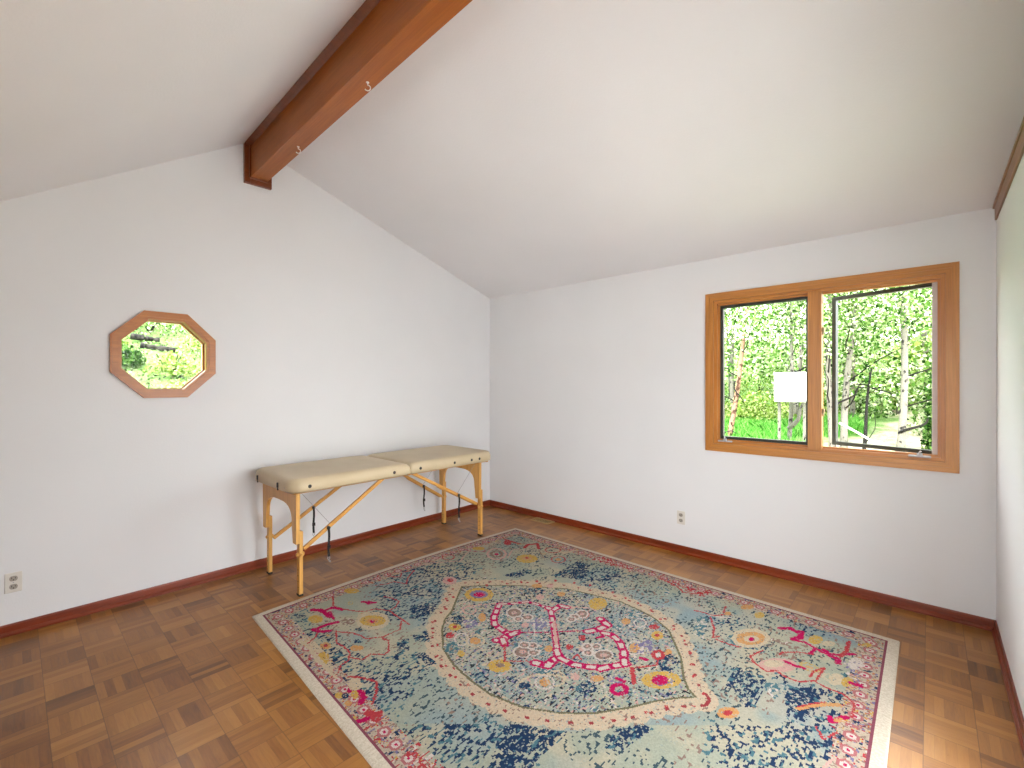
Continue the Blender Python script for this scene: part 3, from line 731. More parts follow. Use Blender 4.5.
RUG_MEDALLION = [1471,-1740,1603,-1909,1689,-2016,1744,-2119,1822,-2205,1981,-2324,2114,-2375,2235,-2399,2347,-2409,2451,-2411,2602,-2376,2750,-2291,2864,-2187,2961,-2048,3021,-1941,3082,-1857,3148,-1786,3100,-1751,3053,-1685,3007,-1593,2974,-1526,2816,-1311,2693,-1235,2575,-1202,2422,-1180,2255,-1214,2047,-1266,1767,-1447,1607,-1593]
RUG_GROUND = [
["n","N",0.6,[1434,-2164,1495,-2020,1587,-2053,1672,-2216,1570,-2258]],
["n","N",0.6,[1723,-2449,1761,-2392,1877,-2473,1839,-2526]],
["n","N",0.8,[1914,-2439,1939,-2416,2049,-2429,2029,-2483]],
["n","N",0.5,[1747,-2361,1759,-2258,1872,-2334,1814,-2387]],
["n","N",0.6,[1980,-2716,1968,-2638,1999,-2567,2043,-2643,2068,-2729,2016,-2746]],
["n","N",0.65,[2123,-2722,2142,-2631,2183,-2652,2172,-2713]],
["n","N",0.4,[2131,-2578,2146,-2533,2200,-2547,2171,-2589]],
["n","N",0.6,[1946,-2452,2068,-2433,2043,-2474]],
["n","N",0.6,[1551,-1400,1605,-1189,1661,-1180,1685,-1354,1597,-1397]],
["n","K",0.4,[1440,-1634,1474,-1490,1505,-1537]],
["n","N",0.6,[1814,-1159,1832,-940,1827,-770,1968,-980,1892,-1165]],
["n","N",0.65,[1835,-1056,1814,-787,1929,-781,2074,-1054,1894,-1135]],
["n","N",0.65,[2115,-975,2166,-753,2235,-823,2177,-1002]],
["n","T",0.5,[2488,-797,2603,-880,2657,-831,2556,-774]],
["n","N",0.6,[2249,-767,2303,-674,2338,-772]],
["n","R",0.4,[1868,-686,1935,-519,2224,-608,2237,-689,2023,-696]],
["n","R",0.45,[2426,-605,2632,-646,2812,-634,2828,-745,2695,-742,2550,-701]],
["n","T",0.5,[2866,-1032,2931,-999,2999,-1269,2928,-1245]],
["n","N",0.6,[3220,-1618,3218,-1421,3263,-1515,3241,-1641]],
["n","V",0.4,[2617,-1095,2667,-991,2679,-1067]],
["n","N",0.6,[3296,-1576,3335,-1397,3372,-1455,3364,-1661,3315,-1643]],
["n","N",0.65,[3438,-1447,3535,-1306,3596,-1336,3570,-1605,3502,-1694]],
["n","T",0.5,[3331,-1475,3435,-1397,3444,-1441,3425,-1557]],
["n","N",0.5,[3592,-1306,3669,-1269,3673,-1424,3608,-1422]],
["n","V",0.4,[3609,-989,3684,-920,3703,-1205,3637,-1103]],
["n","N",0.55,[3199,-1533,3210,-1415,3342,-1402,3375,-1671,3337,-1706]],
["p","C",0,[1252,-2791,1399,-2766,1634,-2790,1746,-2829,1587,-2851]],
["p","C",0,[1507,-2354,1548,-2404,1544,-2460,1496,-2503,1423,-2518,1348,-2499,1301,-2451,1302,-2391,1353,-2344,1432,-2331]],
["p","Y",0,[1488,-2372,1511,-2404,1502,-2443,1466,-2477,1415,-2491,1367,-2482,1342,-2450,1350,-2409,1388,-2374,1441,-2360]],
["p","O",0,[1459,-2403,1471,-2418,1468,-2438,1451,-2453,1426,-2460,1403,-2455,1390,-2439,1393,-2420,1411,-2403,1436,-2397]],
["p","M",0,[1445,-2423,1453,-2431,1453,-2440,1446,-2446,1435,-2448,1423,-2444,1415,-2436,1414,-2427,1421,-2421,1433,-2419]],
["l","M",0.035,[1019,-2614,1062,-2583,1118,-2579,1187,-2582]],
["l","M",0.025,[1088,-2565,1085,-2512,1160,-2486]],
["l","M",0.02,[1130,-2554,1224,-2575]],
["l","M",0.03,[1286,-2581,1264,-2639,1266,-2697,1258,-2716,1314,-2700,1346,-2659]],
["l","R",0.014,[936,-2438,1068,-2498,1157,-2474,1245,-2435,1289,-2395,1306,-2338,1391,-2288,1385,-2238,1330,-2171,1273,-2177,1196,-2201]],
["l","R",0.014,[1391,-2288,1472,-2295,1542,-2296,1632,-2302]],
["l","R",0.014,[1566,-2313,1636,-2370,1633,-2443,1635,-2485,1578,-2560,1528,-2561,1471,-2579,1353,-2653]],
["l","R",0.014,[1381,-2638,1502,-2694,1560,-2682,1640,-2689,1700,-2729,1708,-2777,1761,-2816]],
["l","R",0.014,[1680,-2710,1748,-2676,1734,-2622,1790,-2572,1783,-2539,1687,-2482,1650,-2494]],
["l","R",0.014,[881,-1977,958,-1985,1001,-1945,961,-1904]],
["l","R",0.014,[995,-2152,1039,-2076,1038,-2023,1140,-1985,1057,-1913,982,-1804,945,-1879]],
["l","R",0.014,[1391,-2815,1351,-2745,1309,-2716]],
["l","M",0.025,[1158,-2342,1230,-2292]],
["p","M",0,[1216,-2305,1229,-2317,1230,-2331,1220,-2340,1202,-2342,1182,-2336,1169,-2323,1167,-2309,1178,-2300,1196,-2298]],
["p","Y",0,[993,-2273,1009,-2293,1004,-2319,979,-2342,944,-2352,912,-2347,895,-2327,900,-2300,926,-2277,961,-2267]],
["p","Y",0,[1186,-2622,1208,-2641,1207,-2665,1186,-2685,1151,-2693,1115,-2687,1093,-2667,1093,-2643,1115,-2622,1151,-2614]],
["p","O",0,[1503,-2724,1517,-2737,1517,-2754,1502,-2767,1479,-2773,1455,-2768,1440,-2755,1440,-2738,1455,-2724,1479,-2719]],
["p","R",0,[1488,-2738,1494,-2743,1494,-2749,1489,-2754,1480,-2756,1470,-2754,1464,-2749,1463,-2742,1469,-2737,1478,-2735]],
["p","Y",0,[1608,-2786,1636,-2806,1644,-2826,1629,-2840,1597,-2842,1559,-2831,1529,-2811,1520,-2789,1535,-2775,1569,-2774]],
["p","O",0,[1656,-2615,1667,-2629,1662,-2647,1645,-2663,1621,-2671,1599,-2667,1588,-2653,1592,-2634,1610,-2618,1634,-2610]],
["n","G",0.8,[1284,-2570,1282,-2508,1369,-2493,1377,-2548]],
["n","N",0.7,[1533,-2622,1564,-2572,1601,-2593,1576,-2626]],
["l","C",0.02,[1318,-2819,1435,-2817,1552,-2827,1680,-2838,1787,-2841]],
["l","R",0.018,[1824,-2795,1869,-2761,1926,-2735,1964,-2723,2030,-2763,2083,-2815]],
["l","M",0.03,[1922,-2839,1976,-2813,2021,-2823,2041,-2853]],
["p","C",0,[1930,-2779,1949,-2797,1950,-2818,1933,-2834,1904,-2838,1874,-2829,1853,-2811,1851,-2789,1869,-2773,1899,-2769]],
["p","Y",0,[1983,-2829,1998,-2841,2002,-2853,1993,-2860,1976,-2860,1956,-2853,1940,-2841,1936,-2829,1944,-2821,1962,-2821]],
["l","R",0.04,[2124,-2859,2183,-2856,2163,-2836]],
["l","M",0.03,[2141,-2920,2153,-2883]],
["p","Y",0,[1937,-2878,1946,-2887,1945,-2898,1935,-2907,1920,-2911,1904,-2907,1895,-2898,1896,-2887,1906,-2878,1922,-2875]],
["p","N",0,[1960,-2863,1968,-2871,1968,-2881,1960,-2888,1947,-2891,1934,-2888,1925,-2880,1925,-2870,1934,-2863,1947,-2860]],
["p","O",0,[2015,-2877,2024,-2886,2024,-2895,2016,-2903,2003,-2905,1989,-2901,1980,-2893,1979,-2883,1988,-2876,2001,-2874]],
["p","R",0,[1112,-823,1136,-860,1141,-892,1125,-906,1094,-899,1059,-872,1033,-834,1027,-802,1044,-786,1076,-795]],
["l","R",0.02,[999,-798,1122,-803,1192,-795]],
["l","R",0.03,[1289,-842,1258,-763,1308,-689,1394,-773]],
["l","P",0.02,[1270,-1065,1309,-1129,1311,-1187,1275,-1220,1215,-1215,1152,-1173,1108,-1109,1104,-1047,1142,-1013,1206,-1020,1270,-1065]],
["l","G",0.02,[1245,-1088,1268,-1124,1269,-1158,1248,-1178,1213,-1175,1176,-1151,1152,-1114,1151,-1079,1172,-1059,1209,-1062,1245,-1088]],
["p","M",0,[1225,-1107,1234,-1121,1234,-1135,1226,-1143,1212,-1142,1197,-1132,1187,-1117,1187,-1103,1196,-1095,1210,-1097]],
["p","Y",0,[1540,-963,1562,-1018,1551,-1074,1510,-1111,1455,-1116,1405,-1086,1380,-1031,1390,-972,1432,-933,1490,-930]],
["p","O",0,[1501,-988,1511,-1013,1504,-1039,1483,-1058,1457,-1062,1434,-1050,1424,-1025,1431,-998,1452,-979,1479,-975]],
["p","R",0,[1473,-1001,1478,-1012,1477,-1023,1470,-1029,1460,-1029,1449,-1022,1444,-1010,1444,-999,1452,-993,1462,-993]],
["p","Y",0,[1042,-1095,1054,-1121,1046,-1151,1021,-1174,988,-1181,960,-1169,948,-1144,956,-1113,981,-1090,1014,-1083]],
["l","R",0.014,[999,-1409,1020,-1440,1018,-1472,995,-1494,958,-1497,922,-1480,900,-1450,901,-1417,925,-1394,963,-1392,999,-1409]],
["p","P",0,[1370,-1698,1394,-1732,1392,-1767,1368,-1789,1328,-1792,1288,-1773,1263,-1739,1263,-1703,1289,-1679,1330,-1678]],
["p","R",0,[1348,-1711,1359,-1727,1359,-1743,1347,-1753,1329,-1754,1310,-1745,1299,-1729,1299,-1713,1311,-1702,1329,-1702]],
["l","P",0.014,[937,-1715,969,-1599,1103,-1431,1044,-1345,974,-1210]],
["l","R",0.014,[1718,-823,1735,-866,1730,-907,1704,-931,1666,-929,1632,-902,1613,-859,1617,-816,1644,-792,1683,-794,1718,-823]],
["p","O",0,[1692,-847,1699,-864,1697,-881,1687,-891,1672,-890,1657,-878,1650,-861,1652,-844,1662,-834,1678,-835]],
["l","C",0.02,[1540,-693,1624,-717,1661,-582]],
["l","R",0.014,[1560,-674,1574,-715,1564,-758,1533,-786,1493,-789,1459,-766,1443,-725,1453,-682,1485,-653,1526,-650,1560,-674]],
["l","P",0.014,[1340,-1121,1247,-960,1272,-885]],
["l","G",0.012,[1418,-803,1562,-919]],
["l","R",0.016,[2448,-657,2523,-663,2606,-694,2679,-762,2752,-728,2823,-630,2802,-600,2784,-699]],
["l","R",0.016,[2832,-968,2895,-952,2946,-959,2997,-886,3029,-870]],
["l","R",0.016,[2942,-989,3004,-1106,3033,-1217,3054,-1176]],
["l","R",0.016,[2963,-778,2983,-872]],
["l","R",0.016,[3052,-1222,3120,-1224,3177,-1213]],
["l","W",0.014,[2921,-969,2988,-947,3031,-907]],
["p","O",0,[3023,-849,3024,-867,3018,-884,3006,-894,2995,-894,2986,-882,2985,-864,2991,-846,3003,-836,3015,-837]],
["p","C",0,[3276,-999,3276,-1079,3245,-1154,3196,-1199,3145,-1198,3110,-1150,3107,-1070,3137,-989,3191,-940,3244,-945]],
["p","O",0,[3258,-1020,3256,-1076,3232,-1131,3194,-1166,3155,-1168,3131,-1137,3130,-1081,3154,-1024,3195,-987,3235,-986]],
["p","C",0,[3233,-1051,3232,-1080,3219,-1109,3199,-1127,3179,-1129,3166,-1111,3166,-1082,3179,-1053,3200,-1034,3220,-1033]],
["p","M",0,[3214,-1073,3215,-1089,3210,-1104,3202,-1111,3193,-1109,3187,-1097,3186,-1081,3190,-1066,3199,-1059,3208,-1061]],
["l","M",0.035,[3294,-841,3340,-799,3372,-823,3394,-802,3401,-885,3373,-923]],
["l","M",0.02,[3375,-933,3432,-917,3487,-949,3529,-966,3588,-934,3649,-867]],
["l","M",0.03,[3525,-936,3562,-979,3593,-982,3595,-1023]],
["l","R",0.02,[3613,-740,3614,-866,3597,-947]],
["l","M",0.02,[3487,-949,3475,-1026]],
["p","Y",0,[3501,-817,3500,-855,3488,-889,3469,-906,3451,-900,3440,-874,3440,-836,3452,-801,3472,-783,3491,-790]],
["p","C",0,[3561,-816,3558,-840,3545,-866,3528,-882,3512,-883,3503,-869,3506,-844,3519,-818,3537,-802,3553,-801]],
["p","W",0,[3700,-937,3697,-982,3683,-1021,3662,-1039,3643,-1031,3633,-998,3635,-952,3649,-912,3671,-892,3690,-902]],
["p","P",0,[3448,-1188,3441,-1243,3408,-1302,3362,-1344,3318,-1355,3294,-1328,3298,-1274,3331,-1211,3380,-1167,3425,-1158]],
["p","C",0,[3391,-1219,3388,-1248,3370,-1280,3346,-1302,3323,-1308,3310,-1293,3312,-1264,3330,-1232,3355,-1209,3378,-1204]],
["l","M",0.025,[3394,-1196,3434,-1200,3472,-1195]],
["n","G",0.8,[3289,-987,3364,-967,3351,-1027,3279,-1020]],
["l","R",0.016,[3355,-1147,3360,-1110,3423,-1052,3490,-1023]],
["l","R",0.016,[3245,-1269,3274,-1316,3341,-1354,3372,-1316,3422,-1336,3482,-1336,3537,-1269,3552,-1122,3517,-1193,3512,-1254]],
["l","R",0.016,[3243,-1260,3278,-1162]],
["l","R",0.016,[3539,-1284,3584,-1297,3652,-1301,3696,-1342,3701,-1456]],
["p","C",0,[3637,-1168,3636,-1207,3624,-1241,3607,-1257,3590,-1249,3580,-1220,3581,-1180,3592,-1145,3610,-1128,3628,-1137]],
["p","Y",0,[3675,-1160,3673,-1193,3664,-1220,3651,-1232,3638,-1225,3631,-1201,3631,-1168,3641,-1140,3654,-1127,3668,-1135]],
["l","M",0.03,[3666,-1177,3700,-1173]],
["l","O",0.025,[3515,-1553,3552,-1496,3597,-1440,3645,-1404]],
["l","R",0.014,[3513,-1540,3550,-1483,3595,-1426]],
["l","M",0.025,[3628,-1523,3638,-1550,3673,-1482,3684,-1472]],
["p","O",0,[3675,-1501,3673,-1515,3666,-1529,3655,-1538,3646,-1539,3642,-1532,3644,-1519,3651,-1504,3662,-1495,3671,-1494]],
["p","Y",0,[3183,-731,3184,-761,3176,-788,3161,-801,3145,-797,3134,-776,3132,-746,3140,-718,3155,-704,3172,-709]],
["p","O",0,[3105,-663,3104,-690,3090,-718,3070,-737,3049,-740,3037,-725,3038,-698,3051,-669,3072,-650,3093,-647]],
["p","Y",0,[3711,-698,3708,-717,3698,-736,3685,-748,3673,-748,3668,-737,3671,-718,3681,-698,3694,-686,3706,-686]]]
RUG_ORNAMENT = [
["p","R",0,[2326,-1085,2329,-1107,2316,-1109,2304,-1089,2310,-1074]],
["p","R",0,[2431,-1101,2433,-1122,2420,-1125,2410,-1105,2416,-1090]],
["p","R",0,[2530,-1116,2532,-1136,2520,-1139,2510,-1120,2516,-1106]],
["p","R",0,[2637,-1146,2639,-1166,2627,-1169,2618,-1151,2625,-1137]],
["p","R",0,[2728,-1210,2729,-1229,2718,-1231,2710,-1214,2717,-1201]],
["p","R",0,[2838,-1270,2838,-1288,2827,-1291,2821,-1275,2827,-1262]],
["p","R",0,[2934,-1351,2934,-1367,2924,-1370,2918,-1355,2925,-1343]],
["p","R",0,[3004,-1441,3003,-1456,2994,-1459,2989,-1445,2995,-1434]],
["p","R",0,[3044,-1545,3043,-1560,3034,-1562,3030,-1550,3035,-1539]],
["p","R",0,[3091,-1640,3091,-1653,3082,-1656,3078,-1644,3084,-1634]],
["p","R",0,[2061,-2389,2064,-2400,2054,-2404,2043,-2396,2048,-2387]],
["p","R",0,[2121,-2407,2124,-2417,2114,-2422,2104,-2414,2108,-2405]],
["p","R",0,[2224,-2433,2226,-2443,2217,-2447,2208,-2439,2212,-2431]],
["p","R",0,[2313,-2431,2316,-2441,2306,-2445,2298,-2438,2303,-2429]],
["p","R",0,[1542,-1928,1550,-1945,1535,-1949,1518,-1935,1523,-1922]],
["p","R",0,[1652,-2019,1659,-2034,1645,-2039,1629,-2026,1634,-2014]],
["p","R",0,[1688,-1480,1696,-1500,1680,-1504,1663,-1486,1668,-1471]],
["p","R",0,[1746,-1391,1753,-1412,1738,-1415,1721,-1396,1727,-1381]],
["p","R",0,[1822,-1303,1829,-1325,1814,-1328,1798,-1308,1803,-1293]],
["p","R",0,[1916,-1199,1922,-1221,1907,-1225,1891,-1204,1897,-1188]],
["p","R",0,[2041,-1139,2047,-1161,2032,-1165,2017,-1144,2023,-1128]],
["p","R",0,[2147,-1096,2152,-1118,2137,-1121,2124,-1100,2130,-1085]],
["p","R",0,[1598,-1598,1606,-1617,1590,-1621,1573,-1604,1577,-1589]],
["p","R",0,[1722,-2182,1728,-2196,1715,-2201,1701,-2190,1706,-2179]],
["p","R",0,[1814,-2254,1819,-2267,1807,-2271,1794,-2262,1799,-2251]],
["p","R",0,[1937,-2317,1941,-2329,1930,-2333,1918,-2324,1922,-2314]],
["p","R",0,[2018,-2382,2022,-2393,2011,-2398,2001,-2389,2005,-2380]],
["p","R",0,[2121,-2408,2124,-2419,2114,-2423,2104,-2415,2109,-2406]],
["p","R",0,[2166,-2394,2169,-2405,2159,-2409,2149,-2401,2154,-2392]],
["p","R",0,[2224,-2434,2227,-2444,2217,-2448,2208,-2441,2213,-2432]],
["p","R",0,[1561,-1883,1568,-1900,1553,-1905,1537,-1890,1541,-1877]],
["p","R",0,[1649,-2024,1656,-2040,1642,-2044,1627,-2032,1631,-2019]],
["p","R",0,[3001,-1443,3000,-1462,2989,-1465,2982,-1448,2990,-1434]],
["p","R",0,[3049,-1540,3048,-1558,3037,-1562,3031,-1546,3038,-1533]],
["p","R",0,[3092,-1630,3091,-1647,3081,-1650,3075,-1636,3082,-1623]],
["p","R",0,[3175,-1730,3174,-1745,3164,-1749,3159,-1736,3166,-1724]],
["p","R",0,[3173,-1847,3172,-1861,3163,-1864,3158,-1853,3165,-1842]],
["p","R",0,[3083,-1930,3082,-1943,3072,-1947,3067,-1936,3074,-1925]],
["p","R",0,[3032,-2026,3031,-2039,3022,-2043,3016,-2033,3022,-2022]],
["p","R",0,[2988,-2130,2987,-2143,2978,-2147,2973,-2137,2979,-2127]],
["p","R",0,[2913,-2183,2913,-2195,2904,-2199,2898,-2189,2904,-2179]],
["p","Y",0,[1731,-1677,1760,-1734,1749,-1793,1704,-1834,1640,-1843,1580,-1815,1546,-1759,1555,-1696,1603,-1652,1671,-1645]],
["p","V",0,[1698,-1698,1714,-1731,1706,-1768,1677,-1794,1638,-1801,1602,-1785,1584,-1752,1591,-1714,1622,-1686,1662,-1680]],
["p","M",0,[1689,-1716,1697,-1736,1691,-1759,1671,-1777,1646,-1782,1625,-1774,1616,-1754,1622,-1730,1642,-1712,1667,-1707]],
["p","Y",0,[2362,-2186,2375,-2218,2365,-2253,2337,-2278,2301,-2286,2269,-2271,2255,-2240,2264,-2203,2293,-2177,2331,-2170]],
["p","G",0,[2331,-2206,2335,-2217,2331,-2229,2321,-2239,2308,-2241,2297,-2237,2293,-2226,2297,-2213,2307,-2204,2320,-2201]],
["p","Y",0,[3052,-1708,3054,-1760,3028,-1816,2984,-1857,2938,-1867,2905,-1842,2900,-1791,2926,-1732,2973,-1689,3021,-1681]],
["n","V",0.6,[2945,-1773,3019,-1722,3033,-1774,2988,-1830]],
["p","M",0,[3005,-1751,3009,-1779,3000,-1807,2981,-1824,2960,-1825,2943,-1808,2938,-1780,2947,-1751,2967,-1733,2989,-1733]],
["p","Y",0,[2376,-1262,2394,-1314,2387,-1362,2358,-1388,2319,-1383,2282,-1348,2262,-1296,2269,-1245,2299,-1218,2340,-1225]],
["p","G",0,[2330,-1313,2334,-1327,2330,-1341,2320,-1351,2307,-1351,2297,-1344,2293,-1330,2297,-1315,2308,-1306,2320,-1305]],
["p","Y",0,[1881,-2108,1897,-2131,1895,-2154,1879,-2169,1852,-2171,1826,-2159,1810,-2136,1811,-2112,1828,-2096,1855,-2095]],
["p","R",0,[1926,-2195,1937,-2211,1936,-2228,1924,-2239,1905,-2240,1886,-2232,1875,-2215,1875,-2198,1888,-2187,1907,-2186]],
["p","O",0,[2078,-2133,2088,-2152,2085,-2171,2071,-2184,2050,-2186,2031,-2176,2020,-2158,2022,-2139,2037,-2125,2058,-2123]],
["p","Y",0,[2103,-2274,2114,-2289,2114,-2304,2105,-2313,2089,-2312,2072,-2303,2060,-2288,2059,-2273,2069,-2264,2086,-2264]],
["p","O",0,[2589,-2156,2597,-2174,2594,-2193,2582,-2204,2564,-2204,2548,-2193,2540,-2174,2543,-2155,2555,-2143,2573,-2144]],
["p","O",0,[1893,-1345,1901,-1368,1895,-1392,1877,-1409,1854,-1412,1833,-1400,1824,-1377,1830,-1352,1849,-1335,1873,-1333]],
["p","O",0,[2088,-1335,2097,-1357,2093,-1378,2080,-1391,2061,-1390,2043,-1376,2034,-1354,2037,-1332,2051,-1319,2070,-1320]],
["p","Y",0,[2352,-1263,2358,-1293,2347,-1324,2323,-1346,2294,-1351,2273,-1336,2266,-1307,2277,-1275,2302,-1252,2331,-1248]],
["p","O",0,[2760,-1959,2764,-1976,2760,-1993,2748,-2004,2733,-2005,2720,-1995,2716,-1978,2720,-1961,2733,-1949,2748,-1949]],
["p","P",0,[1957,-1287,1963,-1305,1959,-1325,1944,-1338,1926,-1340,1910,-1329,1904,-1311,1908,-1291,1923,-1278,1941,-1276]],
["p","O",0,[1912,-1930,1933,-1956,1939,-1979,1928,-1989,1904,-1983,1876,-1963,1855,-1936,1848,-1913,1860,-1902,1884,-1909]],
["p","P",0,[2009,-1470,2020,-1493,2018,-1515,2005,-1527,1985,-1525,1965,-1510,1954,-1488,1955,-1465,1969,-1453,1990,-1455]],
["p","P",0,[2170,-1821,2179,-1838,2177,-1855,2167,-1864,2151,-1864,2135,-1852,2126,-1835,2126,-1818,2137,-1808,2154,-1809]],
["p","O",0,[2425,-1920,2434,-1938,2432,-1956,2421,-1965,2405,-1964,2390,-1952,2381,-1934,2383,-1916,2394,-1906,2410,-1908]],
["p","R",0,[2499,-1832,2507,-1849,2505,-1865,2496,-1873,2482,-1872,2469,-1860,2461,-1842,2462,-1826,2472,-1818,2486,-1820]],
["p","R",0,[2499,-1705,2505,-1722,2503,-1739,2492,-1748,2478,-1747,2465,-1736,2458,-1718,2461,-1702,2472,-1692,2486,-1693]],
["p","P",0,[2671,-2024,2677,-2041,2675,-2058,2664,-2067,2650,-2066,2637,-2055,2630,-2038,2632,-2021,2643,-2011,2658,-2012]],
["p","R",0,[1864,-2125,1870,-2133,1870,-2142,1864,-2147,1854,-2147,1844,-2142,1838,-2134,1838,-2125,1844,-2120,1854,-2119]],
["p","O",0,[2775,-1590,2784,-1620,2780,-1646,2766,-1659,2747,-1654,2729,-1632,2720,-1602,2723,-1575,2737,-1562,2757,-1568]],
["p","Y",0,[2815,-1383,2821,-1413,2815,-1441,2799,-1456,2779,-1452,2762,-1432,2754,-1401,2760,-1372,2777,-1357,2798,-1361]],
["p","R",0,[2758,-1307,2760,-1327,2753,-1348,2737,-1362,2720,-1364,2708,-1353,2705,-1333,2713,-1311,2729,-1297,2746,-1296]],
["p","O",0,[2921,-1511,2925,-1530,2922,-1547,2912,-1556,2899,-1554,2889,-1540,2885,-1521,2888,-1503,2898,-1494,2911,-1497]],
["p","O",0,[2600,-1365,2607,-1389,2602,-1411,2588,-1424,2570,-1422,2555,-1406,2549,-1383,2553,-1360,2567,-1347,2585,-1349]],
["p","O",0,[2765,-1955,2768,-1972,2761,-1991,2747,-2005,2730,-2007,2717,-1998,2713,-1981,2720,-1961,2735,-1948,2752,-1945]],
["p","P",0,[2570,-1798,2573,-1811,2568,-1826,2556,-1837,2543,-1839,2532,-1832,2529,-1819,2534,-1803,2546,-1793,2560,-1790]],
["p","R",0,[2799,-1397,2801,-1409,2798,-1419,2792,-1425,2784,-1424,2778,-1417,2775,-1406,2778,-1395,2785,-1389,2793,-1390]],
["l","P",0.014,[1802,-1910,1818,-1936,1816,-1962,1797,-1979,1768,-1981,1740,-1967,1723,-1941,1724,-1914,1744,-1896,1774,-1895,1802,-1910]],
["l","W",0.014,[2016,-2168,2038,-2198,2041,-2226,2023,-2243,1991,-2241,1957,-2222,1934,-2191,1930,-2162,1949,-2145,1982,-2147,2016,-2168]],
["l","C",0.014,[2624,-2083,2638,-2118,2634,-2150,2613,-2169,2584,-2167,2556,-2146,2540,-2111,2544,-2077,2565,-2057,2596,-2060,2624,-2083]],
["l","W",0.014,[2602,-2143,2614,-2174,2609,-2203,2589,-2222,2561,-2223,2535,-2205,2521,-2175,2526,-2143,2547,-2124,2577,-2124,2602,-2143]],
["l","C",0.014,[2093,-2119,2112,-2151,2109,-2184,2086,-2206,2050,-2208,2015,-2190,1994,-2158,1997,-2124,2021,-2101,2059,-2100,2093,-2119]],
["l","W",0.014,[2677,-1321,2685,-1353,2680,-1382,2664,-1397,2643,-1392,2623,-1369,2614,-1336,2618,-1306,2635,-1291,2657,-1297,2677,-1321]],
["l","W",0.014,[2785,-1581,2796,-1622,2791,-1658,2771,-1677,2744,-1670,2719,-1641,2706,-1600,2711,-1562,2732,-1542,2760,-1550,2785,-1581]],
["l","R",0.014,[2363,-1466,2372,-1491,2369,-1515,2355,-1528,2335,-1525,2316,-1508,2306,-1482,2309,-1458,2323,-1445,2344,-1448,2363,-1466]],
["l","C",0.014,[2093,-1197,2106,-1245,2089,-1296,2049,-1333,2001,-1341,1962,-1317,1947,-1269,1963,-1216,2005,-1178,2055,-1171,2093,-1197]],
["l","C",0.018,[2487,-2288,2476,-2218,2502,-2153,2587,-2084,2637,-2088]],
["n","N",0.7,[1847,-2040,1868,-2075,1857,-2106,1823,-2116,1784,-2099,1762,-2064,1772,-2032,1808,-2022]],
["n","V",0.7,[1931,-2014,1948,-2051,1932,-2085,1894,-2099,1854,-2084,1836,-2048,1851,-2012,1891,-1998]],
["n","T",0.7,[2033,-2258,2057,-2295,2049,-2327,2013,-2336,1969,-2316,1943,-2278,1951,-2245,1989,-2237]],
["n","K",0.6,[1998,-1928,2037,-1979,2041,-2010,2008,-2005,1956,-1966,1915,-1914,1910,-1879,1945,-1886]],
["n","N",0.6,[1952,-1394,1962,-1443,1933,-1492,1883,-1515,1838,-1498,1826,-1449,1855,-1398,1907,-1375]],
["n","N",0.6,[2164,-1375,2167,-1415,2136,-1461,2091,-1485,2055,-1474,2052,-1434,2082,-1388,2129,-1363]],
["n","N",0.9,[2534,-2237,2539,-2257,2527,-2277,2506,-2287,2488,-2280,2483,-2260,2494,-2239,2516,-2229]],
["n","N",0.7,[2764,-2050,2772,-2086,2756,-2118,2726,-2128,2698,-2110,2689,-2074,2705,-2041,2737,-2031]],
["n","V",0.6,[2256,-1718,2272,-1771,2251,-1818,2205,-1833,2158,-1807,2138,-1753,2160,-1704,2209,-1689]],
["n","T",0.6,[2029,-1849,2059,-1893,2059,-1922,2029,-1920,1986,-1888,1955,-1843,1954,-1812,1986,-1815]],
["n","N",0.5,[2354,-2025,2362,-2046,2354,-2064,2335,-2070,2316,-2059,2308,-2039,2316,-2020,2335,-2014]],
["n","N",0.6,[2978,-1587,2994,-1660,2981,-1708,2945,-1705,2906,-1653,2887,-1578,2901,-1525,2939,-1530]],
["n","V",0.5,[2844,-1517,2852,-1580,2827,-1632,2782,-1645,2742,-1610,2731,-1546,2757,-1491,2805,-1479]],
["n","T",0.6,[2583,-1443,2594,-1484,2582,-1515,2555,-1520,2527,-1494,2516,-1452,2527,-1419,2555,-1416]],
["n","N",0.6,[2781,-2027,2788,-2063,2772,-2095,2742,-2105,2715,-2088,2706,-2051,2722,-2018,2754,-2008]],
["n","T",0.5,[2605,-1244,2611,-1294,2589,-1337,2550,-1350,2517,-1324,2509,-1274,2532,-1229,2572,-1217]],
["n","V",0.4,[2849,-1894,2855,-1933,2839,-1967,2808,-1976,2781,-1956,2773,-1917,2790,-1882,2822,-1872]],
["n","N",0.35,[2331,-2301,2336,-2332,2312,-2369,2272,-2391,2239,-2385,2233,-2355,2257,-2317,2299,-2295]],
["n","T",0.6,[2535,-2081,2536,-2104,2516,-2132,2487,-2149,2465,-2145,2464,-2121,2484,-2093,2514,-2076]],
["p","W",0,[2043,-1731,2061,-1768,2057,-1804,2032,-1827,1996,-1827,1961,-1806,1941,-1769,1944,-1731,1970,-1707,2008,-1707]],
["p","G",0,[2034,-1739,2048,-1767,2044,-1795,2025,-1813,1996,-1814,1970,-1798,1955,-1769,1958,-1740,1978,-1722,2007,-1721]],
["p","P",0,[2016,-1755,2023,-1768,2021,-1781,2012,-1789,1999,-1789,1987,-1782,1981,-1769,1982,-1756,1991,-1748,2004,-1747]],
["p","W",0,[2365,-2015,2378,-2049,2371,-2083,2346,-2106,2312,-2110,2281,-2092,2266,-2059,2272,-2023,2299,-1999,2334,-1996]],
["p","G",0,[2357,-2022,2368,-2049,2362,-2077,2341,-2096,2313,-2099,2288,-2085,2276,-2058,2282,-2029,2304,-2010,2333,-2007]],
["p","P",0,[2338,-2039,2343,-2051,2340,-2064,2331,-2073,2318,-2074,2307,-2068,2302,-2056,2305,-2043,2314,-2034,2327,-2033]],
